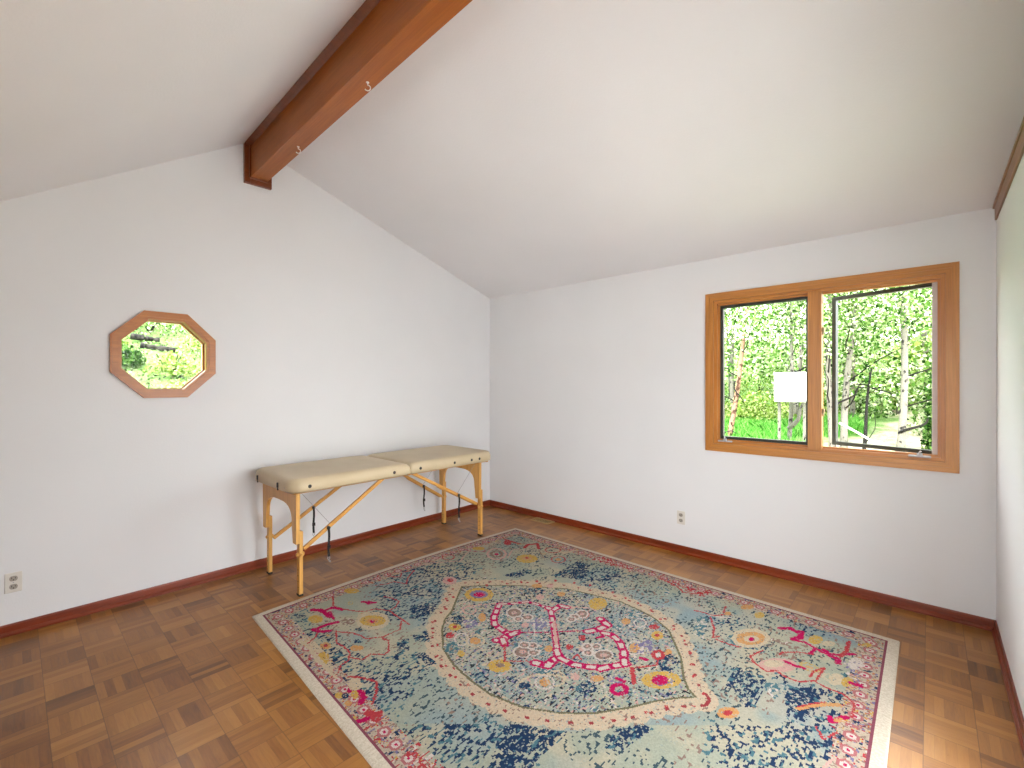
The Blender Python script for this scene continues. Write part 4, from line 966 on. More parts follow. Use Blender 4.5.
["p","W",0,[2350,-1948,2358,-1969,2352,-1992,2335,-2008,2313,-2011,2294,-1999,2285,-1978,2290,-1954,2308,-1938,2331,-1936]],
["p","G",0,[2342,-1955,2347,-1969,2343,-1985,2330,-1997,2315,-2000,2301,-1992,2296,-1978,2300,-1961,2313,-1950,2329,-1947]],
["p","P",0,[2331,-1965,2333,-1972,2331,-1979,2326,-1984,2319,-1985,2313,-1982,2310,-1975,2312,-1968,2318,-1963,2325,-1962]],
["p","W",0,[2397,-1995,2404,-2014,2398,-2035,2382,-2050,2362,-2053,2345,-2043,2338,-2024,2343,-2003,2360,-1988,2380,-1985]],
["p","G",0,[2390,-2002,2394,-2015,2389,-2029,2378,-2039,2364,-2042,2352,-2036,2348,-2024,2353,-2010,2364,-1999,2379,-1996]],
["p","P",0,[2379,-2012,2381,-2017,2379,-2024,2374,-2028,2368,-2030,2363,-2027,2361,-2021,2363,-2015,2368,-2010,2374,-2009]],
["p","W",0,[2312,-1972,2321,-1993,2316,-2016,2299,-2031,2277,-2033,2258,-2022,2249,-2000,2253,-1978,2270,-1962,2292,-1960]],
["p","G",0,[2304,-1979,2310,-1994,2306,-2009,2294,-2020,2279,-2022,2266,-2014,2260,-2000,2263,-1985,2275,-1974,2291,-1972]],
["p","P",0,[2293,-1989,2296,-1995,2294,-2002,2289,-2007,2282,-2008,2276,-2005,2274,-1998,2275,-1991,2281,-1986,2288,-1986]],
["p","W",0,[2361,-1462,2373,-1495,2368,-1526,2348,-1543,2322,-1541,2297,-1520,2284,-1487,2289,-1455,2309,-1436,2337,-1439]],
["p","G",0,[2352,-1470,2361,-1493,2357,-1516,2343,-1529,2323,-1527,2306,-1512,2297,-1488,2300,-1465,2315,-1452,2335,-1454]],
["p","P",0,[2340,-1481,2343,-1492,2342,-1502,2335,-1508,2326,-1507,2319,-1500,2315,-1490,2316,-1479,2323,-1474,2332,-1474]],
["p","W",0,[2341,-1530,2350,-1555,2345,-1580,2329,-1596,2306,-1595,2287,-1580,2277,-1554,2282,-1529,2299,-1513,2322,-1514]],
["p","G",0,[2333,-1538,2338,-1554,2334,-1571,2323,-1581,2308,-1582,2295,-1572,2290,-1556,2293,-1539,2305,-1528,2320,-1528]],
["p","P",0,[2322,-1547,2325,-1555,2323,-1562,2318,-1567,2311,-1567,2306,-1563,2303,-1555,2305,-1548,2310,-1543,2317,-1543]],
["p","W",0,[2340,-1570,2348,-1592,2344,-1614,2329,-1628,2310,-1628,2292,-1614,2284,-1591,2288,-1569,2303,-1555,2323,-1555]],
["p","G",0,[2332,-1577,2337,-1591,2333,-1605,2324,-1614,2311,-1614,2301,-1606,2296,-1592,2299,-1578,2309,-1569,2321,-1569]],
["p","P",0,[2323,-1585,2325,-1591,2324,-1598,2320,-1602,2314,-1602,2309,-1598,2307,-1592,2308,-1586,2313,-1582,2318,-1582]],
["p","W",0,[2590,-1749,2596,-1774,2589,-1799,2572,-1816,2549,-1817,2531,-1803,2524,-1778,2530,-1752,2549,-1736,2571,-1735]],
["p","G",0,[2582,-1756,2586,-1774,2581,-1792,2568,-1804,2552,-1806,2539,-1796,2534,-1779,2539,-1760,2553,-1748,2569,-1746]],
["p","P",0,[2570,-1767,2572,-1775,2570,-1783,2564,-1789,2556,-1789,2551,-1785,2548,-1777,2551,-1769,2557,-1763,2564,-1763]],
["p","W",0,[2617,-1799,2622,-1819,2615,-1841,2599,-1855,2580,-1858,2564,-1847,2559,-1826,2565,-1804,2582,-1789,2601,-1787]],
["p","G",0,[2609,-1806,2612,-1819,2607,-1834,2595,-1844,2582,-1846,2572,-1840,2569,-1826,2574,-1811,2586,-1801,2599,-1799]],
["p","P",0,[2599,-1815,2600,-1821,2598,-1828,2593,-1832,2587,-1833,2582,-1830,2581,-1824,2583,-1818,2588,-1813,2594,-1812]],
["p","W",0,[2701,-1747,2709,-1780,2698,-1815,2673,-1838,2643,-1841,2619,-1822,2610,-1789,2621,-1753,2647,-1729,2678,-1727]],
["p","G",0,[2694,-1753,2699,-1780,2690,-1808,2669,-1826,2645,-1829,2626,-1815,2620,-1789,2629,-1761,2650,-1741,2675,-1738]],
["p","P",0,[2675,-1770,2678,-1782,2674,-1795,2664,-1803,2653,-1805,2645,-1798,2642,-1786,2646,-1774,2656,-1765,2667,-1764]],
["p","W",0,[2573,-1754,2580,-1775,2575,-1795,2561,-1808,2543,-1808,2527,-1796,2521,-1775,2525,-1754,2540,-1741,2558,-1741]],
["p","G",0,[2566,-1761,2570,-1774,2566,-1788,2557,-1796,2545,-1797,2535,-1789,2531,-1776,2534,-1762,2544,-1753,2556,-1753]],
["p","P",0,[2557,-1769,2559,-1775,2558,-1781,2553,-1785,2548,-1785,2544,-1781,2542,-1775,2543,-1769,2547,-1765,2553,-1765]],
["p","W",0,[2612,-1719,2618,-1740,2613,-1761,2599,-1773,2581,-1774,2566,-1761,2559,-1740,2564,-1719,2578,-1706,2597,-1706]],
["p","G",0,[2604,-1726,2608,-1739,2604,-1753,2595,-1762,2583,-1762,2573,-1754,2569,-1741,2573,-1727,2582,-1718,2594,-1718]],
["p","P",0,[2596,-1734,2597,-1740,2596,-1746,2591,-1750,2586,-1750,2582,-1746,2580,-1740,2582,-1734,2586,-1730,2591,-1730]],
["p","W",0,[2609,-1802,2615,-1822,2610,-1842,2596,-1854,2579,-1855,2564,-1843,2558,-1823,2562,-1803,2576,-1790,2594,-1790]],
["p","G",0,[2601,-1809,2605,-1822,2602,-1835,2592,-1843,2581,-1844,2571,-1836,2568,-1823,2571,-1810,2580,-1802,2592,-1801]],
["p","P",0,[2593,-1816,2595,-1822,2593,-1828,2589,-1832,2584,-1832,2580,-1829,2578,-1823,2579,-1817,2584,-1813,2589,-1813]],
["p","W",0,[2132,-1729,2142,-1753,2137,-1778,2119,-1795,2094,-1797,2072,-1784,2061,-1760,2066,-1734,2085,-1717,2111,-1715]],
["p","G",0,[2124,-1737,2130,-1752,2125,-1770,2112,-1782,2095,-1784,2081,-1776,2074,-1760,2079,-1743,2092,-1730,2109,-1728]],
["p","P",0,[2112,-1747,2115,-1755,2113,-1762,2107,-1768,2099,-1769,2093,-1765,2090,-1758,2092,-1750,2098,-1745,2105,-1744]],
["p","W",0,[2096,-1788,2106,-1809,2103,-1830,2088,-1843,2067,-1844,2048,-1832,2037,-1811,2040,-1789,2055,-1776,2077,-1775]],
["p","G",0,[2088,-1796,2093,-1808,2091,-1821,2081,-1830,2068,-1831,2056,-1824,2050,-1811,2053,-1798,2062,-1789,2076,-1788]],
["p","P",0,[2079,-1803,2082,-1809,2081,-1815,2076,-1819,2070,-1820,2065,-1816,2062,-1811,2063,-1805,2068,-1801,2074,-1800]],
["d","M",0.045,[1853,-1749,1948,-1897,2011,-1954,2075,-1967,2132,-1973,2167,-1930]],
["d","M",0.03,[1853,-1749,1922,-1672,1968,-1599,2035,-1583,2121,-1576]],
["d","M",0.055,[2167,-1930,2154,-2009,2168,-2051,2137,-2069]],
["d","M",0.05,[2157,-2039,2205,-2070]],
["l","R",0.016,[2199,-2065,2309,-2181]],
["l","R",0.012,[2309,-2181,2396,-2101,2448,-2086]],
["d","M",0.05,[2209,-1482,2162,-1496,2163,-1580,2121,-1576]],
["d","M",0.04,[2161,-1595,2277,-1722,2380,-1836,2460,-1928,2495,-1954]],
["d","M",0.06,[2495,-1954,2489,-2007,2499,-2061,2435,-2084]],
["d","M",0.05,[2448,-1919,2492,-1957]],
["l","M",0.014,[2167,-1930,2281,-1825,2460,-1638]],
["d","M",0.05,[2506,-1963,2587,-1963,2651,-1931,2704,-1891]],
["d","M",0.05,[2712,-1901,2732,-1857,2781,-1786,2790,-1769]],
["d","M",0.05,[2784,-1783,2726,-1685,2654,-1607,2588,-1579,2546,-1595]],
["d","M",0.055,[2466,-1645,2500,-1590,2520,-1500,2446,-1468]],
["l","W",0.012,[2182,-1785,2281,-1904]],
["l","W",0.012,[2048,-1870,2260,-1676]],
["l","P",0.02,[2258,-1690,2412,-1871]],
["l","R",0.022,[2896,-1569,2901,-1593,2897,-1615,2885,-1626,2870,-1622,2856,-1605,2850,-1581,2854,-1559,2866,-1547,2882,-1551,2896,-1569]],
["p","W",0,[2888,-1576,2891,-1590,2888,-1603,2881,-1610,2871,-1608,2864,-1598,2860,-1584,2863,-1571,2871,-1564,2880,-1566]],
["l","R",0.014,[2894,-1627,2909,-1678,2827,-1788]],
["l","R",0.022,[2829,-1786,2891,-1887]],
["l","M",0.025,[2821,-1675,2849,-1669]],
["l","M",0.02,[2815,-1909,2852,-1907]],
["l","M",0.025,[2887,-1953,2893,-1976,2886,-2000,2870,-2014,2850,-2015,2835,-2001,2829,-1977,2835,-1953,2852,-1938,2872,-1938,2887,-1953]],
["l","P",0.012,[1717,-1917,1830,-1756]],
["l","R",0.014,[2555,-1918,2553,-1872,2597,-1899]],
["l","P",0.014,[2191,-1484,2323,-1392,2375,-1400]],
["l","M",0.02,[2545,-1662,2563,-1624]],
["p","O",0,[3331,-1758,3330,-1787,3315,-1818,3292,-1839,3269,-1843,3255,-1827,3255,-1798,3269,-1767,3293,-1745,3317,-1741]],
["p","R",0,[3309,-1777,3309,-1791,3303,-1805,3293,-1814,3283,-1815,3276,-1808,3276,-1794,3282,-1780,3293,-1771,3303,-1770]]]

# ------------------------------------------------------------------ the rug: one woven pile, its pattern a colour per knot
RUG_COL = dict(N=(36, 56, 88), T=(78, 116, 128), K=(46, 48, 56), M=(184, 26, 88), R=(182, 64, 70), P=(204, 160, 152), Y=(200, 162, 84),
               O=(204, 150, 96), C=(200, 182, 156), W=(206, 192, 184), G=(142, 118, 108), V=(124, 116, 150), L=(112, 108, 84),
               S=(164, 168, 152), B=(142, 158, 162), E=(220, 208, 190))
def build_rug():
    A_, B_, C_, D_ = (0.812, -2.905), (0.842, -0.468), (3.824, -0.533), (3.835, -3.085)
    KN = 0.0056
    NS_, NT_ = int(3.0/KN), int(2.5/KN)
    rng = np.random.default_rng(7)
    def world(s, t):          # s along x, t from the far edge (0) to the near edge (1)
        x = (1-t)*((1-s)*B_[0]+s*C_[0]) + t*((1-s)*A_[0]+s*D_[0])
        y = (1-t)*((1-s)*B_[1]+s*C_[1]) + t*((1-s)*A_[1]+s*D_[1])
        x = x - 0.055*np.sin(np.pi*t)*np.clip(1-s*3, 0, 1)      # the left edge bows out a little
        return x, y
    S, T_ = np.meshgrid((np.arange(NS_)+0.5)/NS_, (np.arange(NT_)+0.5)/NT_, indexing='ij')
    X, Y = world(S, T_)
    shp = S.shape
    def vnoise(nx, ny, seed):
        r = np.random.default_rng(seed); g = r.random((nx+2, ny+2))
        u, v = S*nx, T_*ny; i, j = u.astype(int), v.astype(int); fu, fv = u-i, v-j
        fu = fu*fu*(3-2*fu); fv = fv*fv*(3-2*fv)
        return g[i, j]*(1-fu)*(1-fv)+g[i+1, j]*fu*(1-fv)+g[i, j+1]*(1-fu)*fv+g[i+1, j+1]*fu*fv
    col = np.zeros(shp+(3,))
    cc = {k: np.array(v, float) for k, v in RUG_COL.items()}
    # field: sage, cooler grey-blue patches, worn creamy patches
    f1 = 0.6*vnoise(6, 5, 1)+0.4*vnoise(17, 14, 2) + 0.22*(S-0.5) + 0.12*(T_-0.5)
    mixf = np.clip((f1-0.38)/0.3, 0, 1)[..., None]
    col[:] = cc['S']*(1-mixf) + cc['B']*mixf
    f2 = 0.5*vnoise(9, 8, 3)+0.5*vnoise(30, 26, 4)
    wear = np.clip((f2-0.5)/0.35, 0, 0.5)[..., None]
    col[:] = col*(1-wear) + cc['C']*wear
    field = col.copy()
    streak = vnoise(int(NS_*0.62), int(NT_*0.36), 5)          # knots run in short streaks along the width
    streak2 = vnoise(int(NS_*0.5), int(NT_*0.3), 6)
    def bbox(px, py, pad):
        return (X > px.min()-pad) & (X < px.max()+pad) & (Y > py.min()-pad) & (Y < py.max()+pad)
    def inside(px, py, m):
        xs, ys = X[m], Y[m]; r = np.zeros(xs.shape, bool); n = len(px); j = n-1
        for i in range(n):
            c_ = (py[i] > ys) != (py[j] > ys)
            d = (py[j]-py[i]) if py[j] != py[i] else 1e-9
            r ^= c_ & (xs < (px[j]-px[i])*(ys-py[i])/d+px[i]); j = i
        return r
    def polydist(px, py, m, closed=False):
        xs, ys = X[m], Y[m]; best = np.full(xs.shape, 9.0); arc = np.zeros(xs.shape); acc = 0.0
        n = len(px)
        for i in range(n if closed else n-1):
            a, b_ = (px[i], py[i]), (px[(i+1) % n], py[(i+1) % n])
            dx, dy = b_[0]-a[0], b_[1]-a[1]; l2 = dx*dx+dy*dy+1e-12
            t = np.clip(((xs-a[0])*dx+(ys-a[1])*dy)/l2, 0, 1)
            d = np.hypot(xs-a[0]-t*dx, ys-a[1]-t*dy)
            k = d < best
            best[k] = d[k]; arc[k] = acc+(t*math.sqrt(l2))[k]; acc += math.sqrt(l2)
        return best, arc
    jit = rng.random(shp)
    def paint(items):
        for kind, c_, w, flat in items:
            px = np.array(flat[0::2])/1000.0; py = np.array(flat[1::2])/1000.0
            m = bbox(px, py, w+0.02 if kind in 'ld' else 0.005)
            if not m.any(): continue
            idx = np.argwhere(m)
            if kind == 'p':
                k = inside(px, py, m) & (jit[m] > 0.10)
                q = idx[k]; col[q[:, 0], q[:, 1]] = cc[c_]
            elif kind == 'n':
                edge, _ = polydist(px, py, m, True)
                k = inside(px, py, m) & (streak[m]*0.75+0.25*jit[m] < 0.29+0.46*w+np.clip(edge, 0, 0.05)*3-0.1)
                q = idx[k]; col[q[:, 0], q[:, 1]] = cc[c_]
                k2 = inside(px, py, m) & (streak2[m] < 0.22); q = idx[k2]
                col[q[:, 0], q[:, 1]] = cc['T' if c_ == 'N' else 'W']
            else:
                d, arc = polydist(px, py, m)
                k = d < np.where(w < 0.02, 0.7, 1.0)*max(w, 0.010)/2 + (jit[m]-0.5)*0.007
                q = idx[k]; col[q[:, 0], q[:, 1]] = cc[c_]
                if kind == 'd':
                    k = (d < w*0.26) & ((arc % 0.075) < 0.05)
                    q = idx[k]; col[q[:, 0], q[:, 1]] = cc['W'] if c_ == 'M' else cc['C']
    # patterned border bands inside the plain edge
    du, dv = np.minimum(S, 1-S)*3.0, np.minimum(T_, 1-T_)*2.5
    db = np.minimum(du, dv)
    along = np.where(du < dv, T_*2.5, S*3.0)
    # scattered small knots over the field
    sc = (streak < 0.26) & (vnoise(14, 11, 8) > 0.40); col[sc] = cc['K']*0.5+cc['T']*0.5
    sc = (streak2 < 0.22) & (vnoise(12, 10, 9) > 0.5); col[sc] = cc['G']
    band = (db > 0.058) & (db < 0.175)
    rr = vnoise(NS_//2, NT_//2, 10); r3 = vnoise(NS_//3, NT_//3, 11)
    col[band] = (cc['C']*0.35+cc['P']*0.25+cc['S']*0.4)
    for lo, hi, key, src in ((0.0, 0.18, 'V', rr), (0.86, 1.0, 'W', rr), (0.0, 0.17, 'N', r3), (0.68, 0.76, 'R', r3), (0.79, 0.84, 'Y', r3), (0.40, 0.50, 'G', rr)):
        k = band & (src >= lo) & (src < hi); col[k] = cc[key]
    cell = (along % 0.094)/0.094; dd = np.hypot((cell-0.5)*0.094, db-0.118)
    col[band & (dd < 0.030) & (dd > 0.018)] = cc['R']*0.5+cc['V']*0.2+cc['C']*0.3
    col[band & (dd <= 0.018)] = cc['W']
    col[band & (dd <= 0.008)] = cc['M']
    # medallion: creamy scalloped band round a busy inside
    mx_, my_ = np.array(RUG_MEDALLION[0::2])/1000.0, np.array(RUG_MEDALLION[1::2])/1000.0
    m = bbox(mx_, my_, 0.16); idx = np.argwhere(m)
    d, arc = polydist(mx_, my_, m, True); ins = inside(mx_, my_, m)
    idx_med, d_med, ins_med = idx, d, ins
    dm_all = np.full(shp, 9.0); dm_all[idx[:, 0], idx[:, 1]] = np.where(ins, 0, d)
    scal = 0.082 + 0.020*np.abs(np.sin(arc*math.pi/0.085))
    k = (~ins) & (d < scal) & (jit[m] > 0.06); q = idx[k]; col[q[:, 0], q[:, 1]] = cc['C']*0.9+cc['P']*0.1
    k = (~ins) & (d < 0.10) & (streak[m] < 0.16); q = idx[k]; col[q[:, 0], q[:, 1]] = cc['G']
    k = (~ins) & (np.abs(d-0.058) < 0.008) & (np.abs((arc % 0.088)-0.044) < 0.010); q = idx[k]; col[q[:, 0], q[:, 1]] = cc['R']*0.8+cc['K']*0.2
    q = idx[ins]; base = field[q[:, 0], q[:, 1]]*0.65+cc['S']*0.35
    col[q[:, 0], q[:, 1]] = base
    st, s2_, r2_, rn = streak[m][ins], streak2[m][ins], rr[m][ins], r3[m][ins]
    for cond, key in ((st < 0.23, 'K'), (s2_ < 0.20, 'N'), (r2_ < 0.15, 'V'), (rn < 0.16, 'T'), (r2_ > 0.86, 'W'), (rn > 0.86, 'C'), (s2_ > 0.86, 'P'), (st > 0.86, 'G')):
        q2 = q[cond]; col[q2[:, 0], q2[:, 1]] = cc[key]
    k = (d < 0.006); q = idx[k]; col[q[:, 0], q[:, 1]] = cc['L']
    # corner gardens: faint rosettes, rings and sprigs
    r_ = np.random.default_rng(19)
    for q_ in range(150):
        u_, v_ = r_.random()*2.7+0.15, r_.random()*2.2+0.15
        if min(u_, 3-u_)*0.9+min(v_, 2.5-v_) > 1.05: continue
        wx, wy = world(np.array(u_/3), np.array(v_/2.5)); rad_ = 0.018+0.03*r_.random()
        dd_ = np.hypot(X-wx, (Y-wy)*1.1)
        a_, b__ = r_.choice(list('PGRCYOVGC'), 2)
        k = (dd_ < rad_) & (dd_ > rad_*0.62) & (jit < 0.72); col[k] = col[k]*0.3+cc[a_]*0.7
        k = (dd_ < rad_*0.4) & (jit < 0.8); col[k] = col[k]*0.3+cc[b__]*0.7
    # navy flecks gathered in broad drifts across the field
    drift = 0.5*vnoise(7, 6, 31)+0.5*vnoise(15, 12, 32)
    k = (drift > 0.55) & (streak < 0.30+0.5*np.clip(drift-0.55, 0, 0.2)) & (db > 0.17) & (dm_all > 0.11); col[k] = cc['N']
    k = (drift > 0.51) & (streak2 < 0.22) & (db > 0.17) & (dm_all > 0.11); col[k] = cc['T']
    # thin red scrolls in the corners
    for q_ in range(46):
        u_, v_ = r_.random()*2.6+0.2, r_.random()*2.1+0.2
        if min(u_, 3-u_)*0.9+min(v_, 2.5-v_) > 0.95: continue
        a_ = r_.random()*6.28; cv = r_.normal()*9; pts_ = []
        wx, wy = world(np.array(u_/3), np.array(v_/2.5)); wx, wy = float(wx), float(wy)
        for st_ in range(9):
            pts_ += [int(wx*1000), int(wy*1000)]
            wx += 0.028*math.cos(a_); wy += 0.028*math.sin(a_); a_ += cv*0.028+r_.normal()*0.35
        paint([('l', str(r_.choice(list('RRMPG'))), 0.010, pts_)])
    paint(RUG_GROUND); paint(RUG_ORNAMENT)
    # the near corner repeats the far one (the design is point-symmetric)
    near = ((X-2.03)*(-1.42+3.03) - (Y+3.03)*(3.82-2.03)) > 0
    rot = col[::-1, ::-1]
    far_ok = near & ~near[::-1, ::-1]
    dm_ = np.full(shp, 9.0); dm_[idx_med[:, 0], idx_med[:, 1]] = np.where(ins_med, 0, d_med)
    far_ok &= dm_ > 0.105
    col[far_ok] = rot[far_ok]
    # worn knots and the line round the pattern, then the plain edge
    k = jit > 0.955; col[k] = col[k]*0.4+field[k]*0.6
    col[(db > 0.052) & (db < 0.060)] = cc['R']*0.5+cc['V']*0.3+cc['K']*0.2
    e = db <= 0.052; col[e] = cc['E'] - 5*(along[e][:, None] % 0.02 > 0.016)
    col *= (0.95+0.10*rng.random(shp))[..., None]
    lin = np.where(np.clip(col, 0, 255)/255 <= 0.04045, np.clip(col, 0, 255)/255/12.92, ((np.clip(col, 0, 255)/255+0.055)/1.055)**2.4)
    lin = lin*RUG_GAIN
    # mesh: gently uneven pile, thin edge
    gs, gt = np.meshgrid(np.arange(NS_+1)/NS_, np.arange(NT_+1)/NT_, indexing='ij')
    gx, gy = world(gs, gt)
    r = np.random.default_rng(3)
    eb = np.minimum(np.minimum(gs, 1-gs)*3.0, np.minimum(gt, 1-gt)*2.5)
    gz = 0.0065 + 0.0025*np.clip(eb/0.03, 0, 1) + 0.0008*(r.random(gs.shape)-0.5)
    gz[(eb < 1e-6)] = 0.001
    co = np.stack([gx, gy, gz], -1).reshape(-1, 3)
    i, j = np.meshgrid(np.arange(NS_), np.arange(NT_), indexing='ij')
    w_ = NT_+1
    f = np.stack([i*w_+j, i*w_+j+1, (i+1)*w_+j+1, (i+1)*w_+j], -1).reshape(-1, 4)
    me = bpy.data.meshes.new('woven_rug')
    me.vertices.add(len(co)); me.vertices.foreach_set('co', co.ravel())
    me.loops.add(f.size); me.loops.foreach_set('vertex_index', f.ravel().astype(np.int32))
    me.polygons.add(len(f)); me.polygons.foreach_set('loop_start', np.arange(0, f.size, 4, dtype=np.int32))
    me.polygons.foreach_set('loop_total', np.full(len(f), 4, dtype=np.int32))
    me.update(calc_edges=True); me.validate()
    at = me.color_attributes.new('knot_colour', 'FLOAT_COLOR', 'CORNER')
    c4 = np.concatenate([lin.reshape(-1, 3), np.ones((len(f), 1))], 1)
    at.data.foreach_set('color', np.repeat(c4, 4, axis=0).astype(np.float32).ravel())
    k_ = NT('rug_pile', 0.95, 0.05)
    a = k_.n('ShaderNodeAttribute', _attribute_name='knot_colour')
    k_.base(a.outputs['Color'])
    nz = k_.n('ShaderNodeTexNoise', Vector=k_.coords('Object'), Scale=240.0, Detail=2.0).outputs[0]
    k_.bump(nz, 0.35, 0.004)
    me.materials.append(k_.m)
    # flip so that normals look up
    o = bpy.data.objects.new('area_rug', me); C.objects.link(o)
    bm_ = bmesh.new(); bm_.from_mesh(me); bm_.normal_update()
    if sum(fc.normal.z for fc in list(bm_.faces)[:50]) < 0:
        bmesh.ops.reverse_faces(bm_, faces=bm_.faces); bm_.to_mesh(me)
    bm_.free()
    return tag(o, 'large faded oriental rug with a pointed medallion lying on the parquet floor', 'rug')
RUG_GAIN = 0.70
build_rug()

# ------------------------------------------------------------------ outdoors: hillside, aspens, shrubs, grass
def ground_z(x, y):
    z = -0.12 + 0.062*max(y, 0.0)
    if y > 11: z += 0.12*(y-11)
    if x < -0.3: z += 0.40*min(-x-0.3, 14) * (1.0 if y < 3 else max(0.18, 1.0-(y-3)*0.2))
    z += 0.06*math.sin(1.3*x+0.7)*math.sin(1.1*y+0.3)*min(1.0, max(abs(x), abs(y))/6)
    return z
bm = BM(); G = {}
xs_ = np.concatenate([np.linspace(-16, -0.2, 40), np.linspace(0.2, 16, 36)]); ys_ = np.concatenate([np.linspace(-16, 0.2, 34), np.linspace(0.7, 30, 52)])
for i, x in enumerate(xs_):
    for j, y in enumerate(ys_):
        z = ground_z(x, y)
        if -0.2 < x < L+0.3 and YS-0.3 < y < 0.25: z = -0.2
        G[i, j] = bm.verts.new((x, y, z))
for i in range(len(xs_)-1):
    for j in range(len(ys_)-1):
        bm.faces.new((G[i, j], G[i+1, j], G[i+1, j+1], G[i, j+1]))
structure(obj('ground', bm, M['ground'], smooth=True))

def leaf_mesh(centres, size, rng, squash=1.0):
    """Many small pointed leaves (two triangles folded on the midrib), as one foliage mesh."""
    n = len(centres)
    d = rng.normal(size=(n, 3)); d[:, 2] -= 0.4; d /= np.linalg.norm(d, axis=1)[:, None]
    r = rng.normal(size=(n, 3)); s = np.cross(d, r); s /= np.linalg.norm(s, axis=1)[:, None]
    up = np.cross(s, d)
    sz = size*(0.6+0.8*rng.random(n))[:, None]
    c = np.asarray(centres)
    v = np.stack([c-d*sz*0.5, c+s*sz*0.42+up*sz*0.10, c+d*sz*0.6, c-s*sz*0.42+up*sz*0.10], 1).reshape(-1, 3)
    b_ = np.arange(n)[:, None]*4
    tri = np.concatenate([b_+np.array([[0, 1, 2]]), b_+np.array([[0, 2, 3]])], 0)
    return v, tri
def np_mesh(name, v, tri, m, parent=None):
    me = bpy.data.meshes.new(name)
    me.vertices.add(len(v)); me.vertices.foreach_set('co', np.asarray(v, np.float32).ravel())
    me.loops.add(tri.size); me.loops.foreach_set('vertex_index', tri.ravel().astype(np.int32))
    k = tri.shape[1]
    me.polygons.add(len(tri)); me.polygons.foreach_set('loop_start', np.arange(0, tri.size, k, dtype=np.int32))
    me.polygons.foreach_set('loop_total', np.full(len(tri), k, dtype=np.int32))
    me.update(calc_edges=True); me.materials.append(m)
    o = bpy.data.objects.new(name, me); C.objects.link(o)
    if parent is not None: o.parent = parent
    return o
def bend(p0, p1, n, amp, rnd):
    a, b_ = Vector(p0), Vector(p1); out = []
    ph = rnd.random()*6
    for k in range(n+1):
        t = k/n; p_ = a.lerp(b_, t)
        w = amp*math.sin(math.pi*t)
        out.append(p_+Vector((w*math.sin(ph+3.1*t), w*math.cos(ph*1.7+2.3*t), 0)))
    return out
def aspen(name, label, base, top, rad, bark, leafm, n_leaf, crown, size=0.05, seed=1, group=None, branches=6, cat='tree', fork=None):
    """base/top: trunk ends; crown = (zlow, zhigh, radius) of the leafy part, in world height."""
    rnd = random.Random(seed); rng = np.random.default_rng(seed)
    t = thing(name, label, cat, base, 0.0, group)
    bx, by, bz = base
    rel = Vector(top)-Vector(base)
    line = bend((0, 0, -0.15), rel, 9, 0.05*rel.length*0.35, rnd)
    rr_ = [rad*(1.25 if k == 0 else 1.0-0.6*k/9) for k in range(10)]
    obj('trunk', tube(BM(), line, rr_, 9), M[bark], t, smooth=True)
    tips = []
    zl_, zh_, cr = crown
    for k in range(branches):
        f = 0.25+0.7*k/max(1, branches-1) if branches > 1 else 0.5
        p_ = line[min(9, int(f*9))]
        a = rnd.random()*6.28
        e = p_+Vector((math.cos(a)*cr*0.8, math.sin(a)*cr*0.8, 0.25+0.6*rnd.random()))
        obj('branch', tube(BM(), bend(p_, e, 5, 0.08, rnd), [rad*0.22, rad*0.2, rad*0.17, rad*0.14, rad*0.1, rad*0.07], 6), M['bark_dark'], t, smooth=True)
        tips.append(e)
    if fork is not None:
        for q0, q1, w in fork:
            obj('branch', tube(BM(), bend(Vector(q0)-Vector(base), Vector(q1)-Vector(base), 6, 0.10, rnd), [w, w*0.9, w*0.8, w*0.7, w*0.6, w*0.5, w*0.35], 6), M[bark if w > 0.03 else 'bark_dark'], t, smooth=True)
    if n_leaf:
        ncl = 26
        cl = []
        for k in range(ncl):
            h_ = rnd.random(); z = zl_+(zh_-zl_)*h_-bz
            ax = line[0].lerp(line[-1], min(1, max(0, z/max(0.1, rel.z))))
            a = rnd.random()*6.28; q = cr*math.sqrt(rnd.random())*(0.5+0.6*math.sin(math.pi*min(1, 0.2+0.8*h_)))
            cl.append((ax.x+q*math.cos(a), ax.y+q*math.sin(a), z))
        cl = np.array(cl); pick = rng.integers(0, ncl, n_leaf)
        cen = cl[pick] + rng.normal(size=(n_leaf, 3))*np.array([0.38, 0.38, 0.26])*max(0.6, cr*0.6)
        v, tri = leaf_mesh(cen, size, rng)
        np_mesh('foliage', v, tri, M[leafm], t)
    return t
def shrub(name, label, base, rad, height, leafm, n_leaf, size, seed, group=None, cat='shrub'):
    rng = np.random.default_rng(seed); rnd = random.Random(seed)
    t = thing(name, label, cat, base, 0.0, group)
    for k in range(5):
        a = rnd.random()*6.28
        e = Vector((math.cos(a)*rad*0.6, math.sin(a)*rad*0.6, height*(0.5+0.4*rnd.random())))
        obj('stem', tube(BM(), bend((0, 0, -0.05), e, 4, 0.05, rnd), [0.014, 0.012, 0.010, 0.008, 0.005], 5), M['bark_dark'], t)
    u = rng.normal(size=(n_leaf, 3)); u /= np.linalg.norm(u, axis=1)[:, None]; u[:, 2] = np.abs(u[:, 2])
    q = (0.45+0.6*rng.random(n_leaf))[:, None]
    cen = u*q*np.array([rad, rad, height])
    v, tri = leaf_mesh(cen, size, rng)
    np_mesh('foliage', v, tri, M[leafm], t)
    return t
def gz(x, y): return (x, y, ground_z(x, y))

